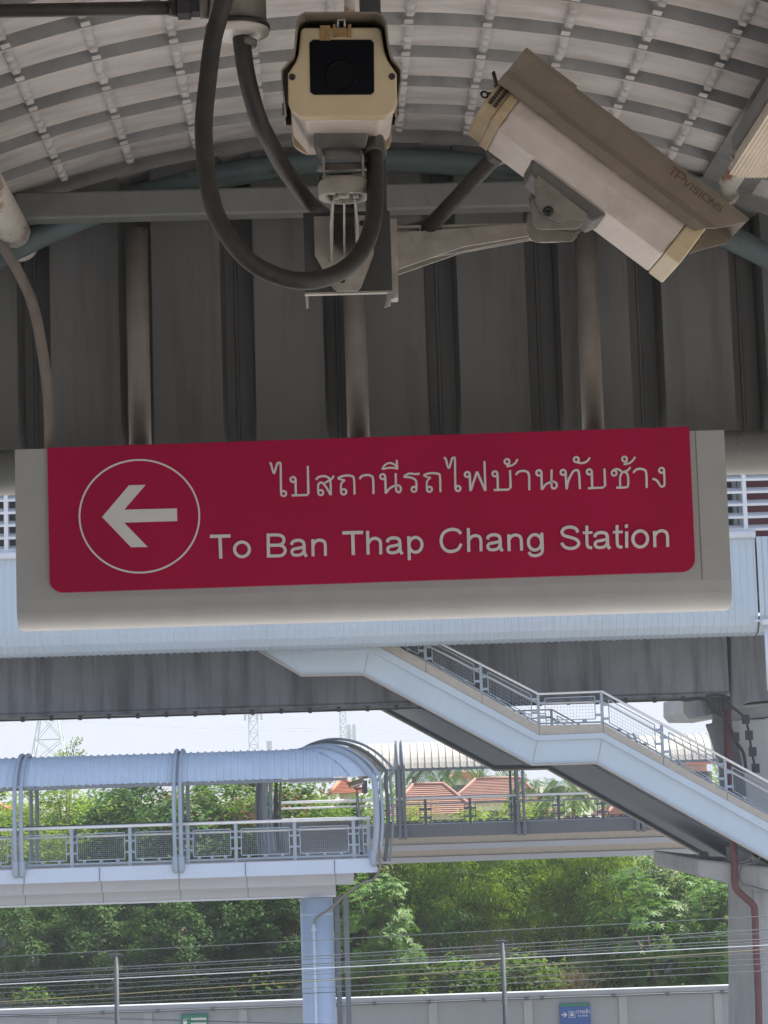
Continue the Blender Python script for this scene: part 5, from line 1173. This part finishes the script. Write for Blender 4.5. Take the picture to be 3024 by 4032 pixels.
def make_palm(label, h, nf, fl):
    root = thing('palm_tree', label, 'palm'); b = MB(); top = Vector((.3, 0, h)); b.tube(smooth_path([(0, 0, 0), (.1, 0, h * .5), top], 4), .14, 8); b.build('trunk', M['bark'], root); L = Leaves()
    for i in range(nf):
        a = 2 * PI * i / nf + random.random() * .4; up = random.uniform(.1, 1.1); pp = smooth_path([top, top + Vector((math.cos(a) * fl * .45, math.sin(a) * fl * .45, fl * .38 * up + .2)), top + Vector((math.cos(a) * fl * .95, math.sin(a) * fl * .95, fl * (.35 * up - .45)))], 8)
        for k in range(1, len(pp)):
            t = (pp[k] - pp[k - 1]).normalized(); sd = t.cross(Vector((0, 0, 1))).normalized()
            for s in (-1, 1):
                for j in (0, .5): q = pp[k - 1].lerp(pp[k], j); L.leaf(q, sd * s + t * .6 - Vector((0, 0, .5)), fl * .30, .055 * fl / 2, Vector((0, 0, 1)))
    L.build('crown', M['leaf_dark'], root); return root
def put(o, px, Y, top=None, h=None, rz=None, sc=None, dz=0.0):
    """stand a tree on the ground at distance Y; top: photo row its crown reaches"""
    x = PX(px, 3500, Y)
    if top is not None: k = PZ(px, top, Y) / h
    else: k = sc
    o.location = (x, Y, dz); o.rotation_euler = (0, 0, random.random() * 6.28 if rz is None else rz); o.scale = (k * random.uniform(.92, 1.08), k * random.uniform(.92, 1.08), k); return o
def again(o, label, group=None):
    c = copy_tree(o); c['label'] = label
    if group: c['group'] = group
    return c
GT = 'trees behind the grey wall'
tA = make_broad('dense dark round tree at the middle of the left footbridge span', 'a', 'leaf_dark', 11.5, (3.6, 2.6, 3.7), 150, 84, .25); tA['group'] = GT
tB = make_broad('airy yellow green tree at the left edge behind the footbridge', 'b', 'leaf_light', 11.5, (3.3, 2.6, 3.9), 150, 100, .15, spread=.8); tB['group'] = GT
tC = make_broad('mid green tree flecked with orange young leaves behind the footbridge corner', 'c', 'leaf_mid', 11.2, (3.4, 2.6, 3.4), 150, 80, .23, flush=.16); tC['group'] = GT
tD = make_broad('mango tree with pale glossy leaf rosettes beside the concrete pier', 'd', 'leaf_mango', 8.0, (2.6, 2.0, 3.0), 70, 13, .30, rosette=True, spread=.6); tD['group'] = GT
put(tA, 640, 103, 3020, 11.5); put(tB, -30, 104, 3060, 11.5); put(tC, 1120, 101, 3060, 11.2); put(tD, 2800, 96.5, 3440, 8)
H = {'A': (tA, 11.5), 'B': (tB, 11.5), 'C': (tC, 11.2), 'D': (tD, 8.0)}
for kind, px, Y, top, lab in (
    ('B', 260, 106, 3040, 'airy yellow green tree between the first arch and the dense dark tree'), ('C', 880, 105, 3015, 'mid green tree just right of the second footbridge arch'),
    ('A', 420, 110, 3060, 'dark tree standing farther back between the two footbridge arches'), ('C', 1330, 104, 3140, 'green tree behind the mitred footbridge corner'),
    ('A', 60, 97.5, 3500, 'low dark tree at the bottom left edge below the footbridge'), ('A', 330, 98.5, 3470, 'low dark tree behind the left slim pole'), ('A', 640, 97.5, 3500, 'low dark tree above the green wall sign'),
    ('A', 900, 99, 3460, 'low dark tree left of the blue column'), ('A', 1110, 98, 3480, 'low dark tree touching the left side of the blue column'),
    ('D', 1470, 96.5, 3430, 'small tree with glossy leaves just right of the blue column'), ('A', 1400, 104, 3380, 'dark tree behind the small glossy tree right of the column'),
    ('D', 2560, 97, 3400, 'mango tree in the middle of the three by the pier'), ('D', 2430, 98, 3560, 'smaller mango tree next to the bamboo'), ('D', 2960, 97.5, 3430, 'mango tree half hidden by the red drain pipe'),
    ('A', 2700, 104, 3330, 'dark tree filling the gap behind the mango trees'), ('A', 2380, 108, 3380, 'dark tree behind the bamboo and the mango trees'), ('B', 2560, 110, 3300, 'pale airy tree top under the striped far walkway'), ('A', 2950, 103, 3420, 'dark tree behind the drain pipe'), ('A', 2150, 109, 3520, 'dark tree in the shade behind the bamboo culms'), ('A', 1720, 111, 3500, 'dark tree in the shade behind the left bamboo'),
    ('B', 1660, 132, 3150, 'yellow green tree hiding the wall of the first tiled house'), ('B', 1850, 134, 3165, 'yellow green tree between the two tiled houses'), ('B', 2010, 133, 3140, 'yellow green tree hiding the wall of the second tiled house'), ('A', 0, 120, 3110, 'dark tree farther back at the left edge, under the roof of the footbridge'), ('A', 190, 122, 3100, 'dark tree farther back just right of the first footbridge arch'), ('A', 540, 121, 3085, 'dark tree farther back in the middle of the footbridge window'), ('A', 780, 119, 3090, 'dark tree farther back just right of the second footbridge arch'), ('A', 1010, 120, 3095, 'dark tree farther back behind the footbridge corner'), ('A', 1230, 122, 3130, 'dark tree farther back seen through the corner hoop'), ('C', 2180, 136, 3150, 'greener tree left of the lower stair soffit'), ('B', 2900, 120, 2990, 'sunlit tree seen through the gap beside the pier')):
    pr0, h0 = H[kind]; put(again(pr0, lab, GT), px, Y, top, h0)
sh_ = make_broad('light green shrub by the right slim pole above the wall', 's', 'leaf_mid', 3.6, (1.0, .9, 1.5), 34, 40, .24); sh_.name = 'shrub'; sh_['category'] = 'shrub'; put(sh_, 2055, 95.2, 3745, 3.6)
s2 = again(sh_, 'low light green shrub peeping over the wall near the pier'); s2['category'] = 'shrub'; put(s2, 2660, 95.0, 3855, 3.6)
s3 = again(sh_, 'small bright shrub left of the lane, right of the blue column'); s3['category'] = 'shrub'; put(s3, 1400, 95.4, 3900, 3.6)
s4 = again(sh_, 'light green shrub over the wall at the left, near the left pole'); s4['category'] = 'shrub'; put(s4, 150, 95.4, 3880, 3.6)
for px, top, lab in ((1640, 3790, 'low shrub under the left bamboo clump'), (1790, 3760, 'low shrub under the large bamboo clump'), (1900, 3800, 'low shrub just left of the right slim pole'), (2180, 3790, 'low shrub beside the dry brown bush'), (2370, 3770, 'low shrub between the dry bush and the mango trees'), (560, 3800, 'low shrub right of the left slim pole'), (800, 3790, 'low shrub above the green wall sign'), (1000, 3800, 'low shrub left of the blue column'), (340, 3800, 'low shrub left of the left slim pole')):
    q = again(sh_, lab); q['category'] = 'shrub'; put(q, px, 96.5 + random.random(), top, 3.6)
bA = make_bamboo('large feathery bamboo clump left of the right slim pole', 10.5, 66, 3.2, 8); bA['group'] = 'bamboo clumps'; put(bA, 1900, 101, 3150, 10.5)
bB = again(bA, 'bamboo clump between the large bamboo and the mango trees', 'bamboo clumps'); put(bB, 2290, 103, 3190, 10.5)
bC = again(bA, 'bamboo clump farther left behind the footbridge corner', 'bamboo clumps'); put(bC, 1620, 104, 3190, 10.5)
bD = again(bA, 'low bamboo clump deep in the shade under the far walkway', 'bamboo clumps'); put(bD, 2090, 106, 3180, 10.5)
L = Leaves(); pb = P(2240, 3880, 94.6)
for _ in range(900):
    q = Vector((pb.x + random.gauss(0, .75), 94.6 + random.gauss(0, .3), 0)); q.z = random.uniform(.6, 1) * (zw + .45) ; L.leaf(q, Vector((random.gauss(0, .35), random.gauss(0, .3), 1)), random.uniform(.25, .5), .02, rvec())
dr = thing('dry_bush', 'dry brown bush showing over the top of the wall', 'bush', (pb.x, 94.6, 0)); L.build('brush', M['dry'], dr)
b = MB(); [b.tube([(pb.x + random.gauss(0, .2), 94.6, 0), (pb.x + random.gauss(0, .6), 94.6, zw)], .02, 5) for _ in range(14)]; b.build('stems', M['bark'], dr)
# twig top over the roof on the left
L = Leaves(); tw0 = P(275, 2985, 112)
tt = thing('thin_tree', 'thin tree top with sparse pale leaves poking above the footbridge roof', 'tree', (tw0.x, 112, 0)); b = MB(); b.tube(smooth_path([(tw0.x, 112, 0), (tw0.x, 112, tw0.z - 1)], 4), .09, 6)
for q in ((232, 2962), (262, 2952), (290, 2925), (306, 2912), (325, 2958), (250, 2970), (300, 2968)):
    e = P(q[0], q[1], 112); b.tube(smooth_path([(tw0.x, 112, tw0.z - 1), ((tw0.x + e.x) / 2, 112, e.z - .5), e], 3), .015, 5)
    for _ in range(22): L.leaf(e + rvec() * .26 - Vector((0, 0, .1)), rvec() + Vector((0, 0, .2)), .20, .07, rvec())
b.build('trunk', M['bark'], tt); L.build('crown', M['leaf_light'], tt)
# distant tree mass that reads as one
L = Leaves()
for i in range(150):
    x = -75 + 150 * random.random(); Y = random.uniform(205, 330); zt_ = random.uniform(9, 13.2) + (Y - 200) * .006
    for _ in range(60): v = rvec(); L.leaf(Vector((x + v.x * 5, Y + v.y * 3, zt_ - 4 + v.z * 4)), rvec() + Vector((0, 0, .4)), .9, .6, (v + Vector((0, 0, 1))).normalized())
fo_ = bpy.data.objects.new('distant_treeline', None); C.objects.link(fo_)
t_ = L.build('distant_treeline', M['leaf_mid'], fo_); t_.parent = None; bpy.data.objects.remove(fo_); t_.name = 'distant_treeline'; tag(t_, 'far hazy band of mixed trees on the horizon', 'trees', kind='stuff')
p1 = make_palm('palm with a dark crown above the left end of the tiled roofs', 9.5, 16, 2.6); p1['group'] = 'palms among the houses'; put(p1, 1640, 178, sc=1.28)
for px, Y, s, lab in ((1765, 180, 1.30, 'tall palm with wide fronds between the two red roofs'), (1895, 185, 1.36, 'palm touching the cream roof beside the stair'), (2150, 150, 1.10, 'pale palm under the stair landing, the left one'), (2255, 150, 1.08, 'pale palm under the stair landing, the right one')):
    put(again(p1, lab, 'palms among the houses'), px, Y, sc=s)

# ---------------------------------------------------------------- houses, lane, walls behind the trees
def hip_house(name_label, ridge, eave, Y, depth, mt, group='tiled roof houses', wallm='house_wall'):
    """ridge ((x,y),(x,y)) and eave ((x,y),(x,y)) in photo pixels at the near side"""
    e0, e1 = P(*eave[0], Y), P(*eave[1], Y); r0, r1 = P(*ridge[0], Y + depth / 2), P(*ridge[1], Y + depth / 2)
    ez = (e0.z + e1.z) / 2; rz = (r0.z + r1.z) / 2
    r_ = thing('tiled_house', name_label, 'house', ((e0.x + e1.x) / 2, Y + depth / 2, 0), group)
    b = MB(); x0, x1 = e0.x + .6, e1.x - .6; b.box((x0, Y + .6, 0), (x1, Y + depth - .6, ez + .05)); wa = b.build('wall', M[wallm], r_)
    b = MB(); A, B_, C2, D2 = Vector((e0.x, Y, ez)), Vector((e1.x, Y, ez)), Vector((e1.x, Y + depth, ez)), Vector((e0.x, Y + depth, ez)); R0, R1 = Vector((r0.x, Y + depth / 2, rz)), Vector((r1.x, Y + depth / 2, rz))
    def slope(a, b_, c_, d, n):               # overlapping tile courses
        for k in range(n):
            t0, t1 = k / n, (k + 1) / n; p0, p1 = a.lerp(d, t0), b_.lerp(c_, t0); q0, q1 = a.lerp(d, t1), b_.lerp(c_, t1); up = Vector((0, 0, .07))
            b.quad(p0 + up, p1 + up, q1, q0); b.quad(p0, p1, p1 + up, p0 + up)
    n = max(8, int((R0 - A).length / .34))
    slope(A, B_, R1, R0, n); slope(C2, D2, R0, R1, n); slope(B_, C2, R1, R1, n); slope(D2, A, R0, R0, n)
    ro = b.build('roof', M[mt], r_)
    b = MB(); 
    for p, q in ((R0, R1), (A, R0), (B_, R1)): b.tube([p + Vector((0, 0, .06)), q + Vector((0, 0, .06))], .13, 6)
    b.build('ridge_tiles', M['tile_pale'] if 'tile_pale' in M else M[mt], ro)
    for k in range(3):
        xx = x0 + (x1 - x0) * (k + .5) / 3
        for zz in (ez - 1.9, ez - 5): b = MB(); b.box((xx - .6, Y + .56, zz), (xx + .6, Y + .605, zz + 1.3)); b.build('window', M['night'], r_)
    return r_
hip_house('house with broad red brown hip roof behind the left bay of the far walkway', ((1625, 3092), (1745, 3090)), ((1520, 3212), (1885, 3204)), 150, 9, 'tile_red')
hip_house('house with red brown hip roof behind the middle bay of the far walkway', ((1872, 3070), (2050, 3066)), ((1765, 3165), (2135, 3155)), 168, 9, 'tile_red')
hip_house('house with small bright orange roof inside the footbridge arch', ((1342, 3070), (1352, 3070)), ((1300, 3126), (1440, 3122)), 140, 7, 'tile_orange')
hip_house('low house with red brown roof just left of the lower stair', ((2440, 3150), (2520, 3148)), ((2385, 3215), (2620, 3205)), 135, 8, 'tile_red')
hip_house('far house with rosy roof beside the palms', ((1790, 3045), (1850, 3045)), ((1760, 3068), (1930, 3064)), 230, 9, 'tile_orange')
hip_house('far pink house with red roof seen through the stair railing', ((2750, 2985), (2780, 2985)), ((2700, 3010), (2815, 3008)), 190, 9, 'tile_orange', 'tiled roof houses', 'pink')
hip_house('low house with brown roof behind the trees at the left edge', ((-60, 3165), (-10, 3165)), ((-120, 3195), (30, 3192)), 150, 8, 'tile_orange')
for i, (x0p, x1p, yt0, Y) in enumerate(((1348, 1372, 3038, 420), (1385, 1405, 3048, 480), (1925, 1965, 3052, 450), (2010, 2075, 3048, 520), (2620, 2680, 2995, 500))):
    a, c_ = P(x0p, yt0, Y), P(x1p, yt0, Y); r_ = thing('apartment_block', ['pale block left inside the footbridge arch', 'slim pale block right inside the footbridge arch', 'pale distant block behind the middle palms', 'wide pale distant block above the red roofs', 'pale distant block behind the lower stair railing'][i], 'building', ((a.x + c_.x) / 2, Y, 0), 'distant apartment blocks')
    r_['label'] = ['hazy block, left of two inside the footbridge arch', 'hazy slim block, right of two inside the footbridge arch', 'hazy distant block behind the middle palms', 'wide hazy distant block above the red roofs', 'hazy distant block behind the lower stair railing'][i]
    b = MB(); b.box((a.x, Y, 0), (c_.x, Y + 10, a.z)); b.build('wall', M['house_wall'], r_)
    k = 0
    while a.z - 2 - 3 * k > 3:
        b = MB(); b.box((a.x + .3, Y - .05, a.z - 2 - 3 * k), (c_.x - .3, Y - .01, a.z - .8 - 3 * k)); b.build('window', M['rail_blue'], r_); k += 1
# lane, pink wall, pale stone wall under the trees
b = MB(); a, c_ = P(1530, 3960, 97), P(1600, 3960, 97); b.box((a.x - 1.0, 97, .003), (c_.x + 1.2, 260, .02)); tag(b.build('lane', M['pave']), None, None, kind='structure')
pk = thing('pink_wall', 'pink rendered wall with a mint green base beyond the boundary wall', 'wall', (PX(930, 3900, 113), 113, 0)); a = P(905, 3858, 113); c_ = P(957, 3915, 113)
b = MB(); b.box((a.x, 113, c_.z), (c_.x, 113.3, a.z)); b.build('upper_wall', M['pink'], pk); b = MB(); b.box((a.x - .3, 112.95, 0), (c_.x + .01, 113.35, c_.z - .01)); b.build('base', M['mint'], pk)
pk2 = thing('pink_gatepost', 'slim pink gatepost half hidden among the dark trees', 'gatepost', (PX(707, 3700, 112), 112, 0)); a = P(700, 3670, 112); b = MB(); b.box((a.x, 112, 0), (PX(716, 3670, 112), 112.3, a.z)); b.box((a.x - .06, 111.94, a.z), (PX(716, 3670, 112) + .06, 112.36, a.z + .1)); b.build('post', M['pink'], pk2)
rs = thing('rubble_wall', 'pale rubble stone wall glimpsed behind the bamboo culms', 'wall', (PX(1800, 3700, 114), 114, 0)); a, c_ = P(1560, 3600, 114), P(2140, 3730, 114)
b = MB(); b.box((a.x, 114, 0), (c_.x, 114.4, a.z - .3)); b.build('masonry', M['stone'], rs)
fz_ = thing('light_block_fence', 'long dark board fence made tall and solid to block light behind the trees', 'fence', (0, 116, 0)); b = MB(); x = -30.0  # closed dark boards, raised to stop light coming through from behind
while x < 30: b.box((x, 116 + random.uniform(0, .02), 0), (x + .298, 116.05, random.uniform(5.0, 5.3))); x += .3
b.build('boards', M['frame_dark'], fz_)

# ---------------------------------------------------------------- lattice towers and far lines
def lattice(b, x, Y, z0, z1, w0, w1, n, r):
    cs = [(-1, -1), (1, -1), (1, 1), (-1, 1)]; lv = []
    for k in range(n + 1):
        t = k / n; w_ = w0 + (w1 - w0) * t; z = z0 + (z1 - z0) * t; lv.append([Vector((x + sx * w_ / 2, Y + sy * w_ / 2, z)) for sx, sy in cs])
    for k in range(n):
        for i in range(4):
            j = (i + 1) % 4; b.bar(lv[k][i], lv[k + 1][i], r * 1.5, r * 1.5); b.bar(lv[k][i], lv[k + 1][j], r, r); b.bar(lv[k][j], lv[k + 1][i], r, r); b.bar(lv[k + 1][i], lv[k + 1][j], r, r)
Yp = 420; p = P(196, 2985, Yp); wb = 128 * px2m(Yp); wt = 74 * px2m(Yp); zA, zB = p.z, P(190, 2828, Yp).z
py = thing('transmission_tower', 'pale lattice power pylon standing beyond the footbridge roof on the left', 'pylon', (p.x, Yp, 0)); b = MB(); sl = (wb - wt) / (zB - zA)
lattice(b, p.x, Yp, 0, zA - (zB - zA) * .15, wb + sl * zA, wb + sl * (zB - zA) * .15, 2, .16); lattice(b, p.x, Yp, zA - (zB - zA) * .15, zB + .6, wb + sl * (zB - zA) * .15, wt - .2, 2, .13); lattice(b, p.x, Yp, zB + .6, zB + 12, wt - .2, 1.2, 5, .11)
for z in (zB + 3, zB + 7, zB + 11):
    for s in (-1, 1): b.bar((p.x, Yp, z), (p.x + s * 5, Yp, z + .4), .14, .14); b.bar((p.x, Yp, z + 1.4), (p.x + s * 5, Yp, z + .4), .12, .12)
b.build('lattice', M['galv'], py)
for i, (pxc, wpx, ytop, Y, lab, ant) in enumerate(((1000, 34, 2700, 430, 'pale telecom lattice tower with antennas left of the footbridge corner', (2815, 2830)), (1354, 23, 2650, 400, 'slim pale lattice mast nearest to the stair', None), (1386, 14, 2868, 520, 'short far mast crowded with antennas beside the slim lattice mast', (2866, 2880)), (1061, 5, 2935, 500, 'tiny far antenna mast just above the footbridge roof', (2934, 2945)))):
    p = P(pxc, 2940, Y); zt_ = P(pxc, ytop, Y).z; w_ = wpx * px2m(Y); t_ = thing('telecom_tower', lab, 'tower', (p.x, Y, 0), 'telecom towers'); b = MB(); lattice(b, p.x, Y, 0, zt_, w_ * 1.15, w_, max(8, int(zt_ / (w_ * 1.3))), .085 if wpx > 20 else .06); b.build('lattice', M['galv'], t_)
    if ant:
        b = MB()
        for pyy in (ant[:1] if wpx != 14 else (2868, 2900)):
            z = P(pxc, pyy, Y).z
            for k in range(6): a = 2 * PI * k / 6; rr = w_ * (.95 if wpx > 10 else 1.4); b.box((p.x + rr * math.cos(a) - .2, Y + rr * math.sin(a) - .2, z - 1), (p.x + rr * math.cos(a) + .2, Y + rr * math.sin(a) + .2, z + .9)); b.bar((p.x, Y, z), (p.x + rr * math.cos(a), Y + rr * math.sin(a), z), .08, .08)
        b.build('antenna', M['galv'], t_)
for i, (pts, lab) in enumerate((([(-60, 2866), (60, 2848), (150, 2834)], 'faint power line reaching the pylon from the left'), ([(232, 2834), (800, 2858), (1300, 2870), (1700, 2878)], 'faint upper power line between the pylon and the stair'), ([(232, 2840), (800, 2868), (1300, 2882), (1700, 2890)], 'faint lower power line between the pylon and the stair'), ([(2560, 2858), (2700, 2856), (2840, 2852)], 'faint upper power line beside the pier'), ([(2560, 2872), (2700, 2870), (2840, 2866)], 'faint lower power line beside the pier'))):
    b = MB(); b.tube(smooth_path([P(x, y, 415) for x, y in pts], 5), .035, 5); tag(b.build('power_line', M['galv']), lab, 'wire', 'power lines')

# ---------------------------------------------------------------- haze: the far things fade into pale air
hm = bpy.data.materials.new('haze air'); hm.use_nodes = True; n = hm.node_tree.nodes; n.remove(n['Principled BSDF'])
v = n.new('ShaderNodeVolumePrincipled'); v.inputs['Color'].default_value = (0.90, 0.94, 1.0, 1); v.inputs['Density'].default_value = 0.00048; v.inputs['Anisotropy'].default_value = 0.0
hm.node_tree.links.new(v.outputs[0], n['Material Output'].inputs['Volume'])
b = MB(); b.box((-180, -40, -1.6), (180, 620, 62)); o = b.build('haze', hm); tag(o, None, None, kind='stuff')
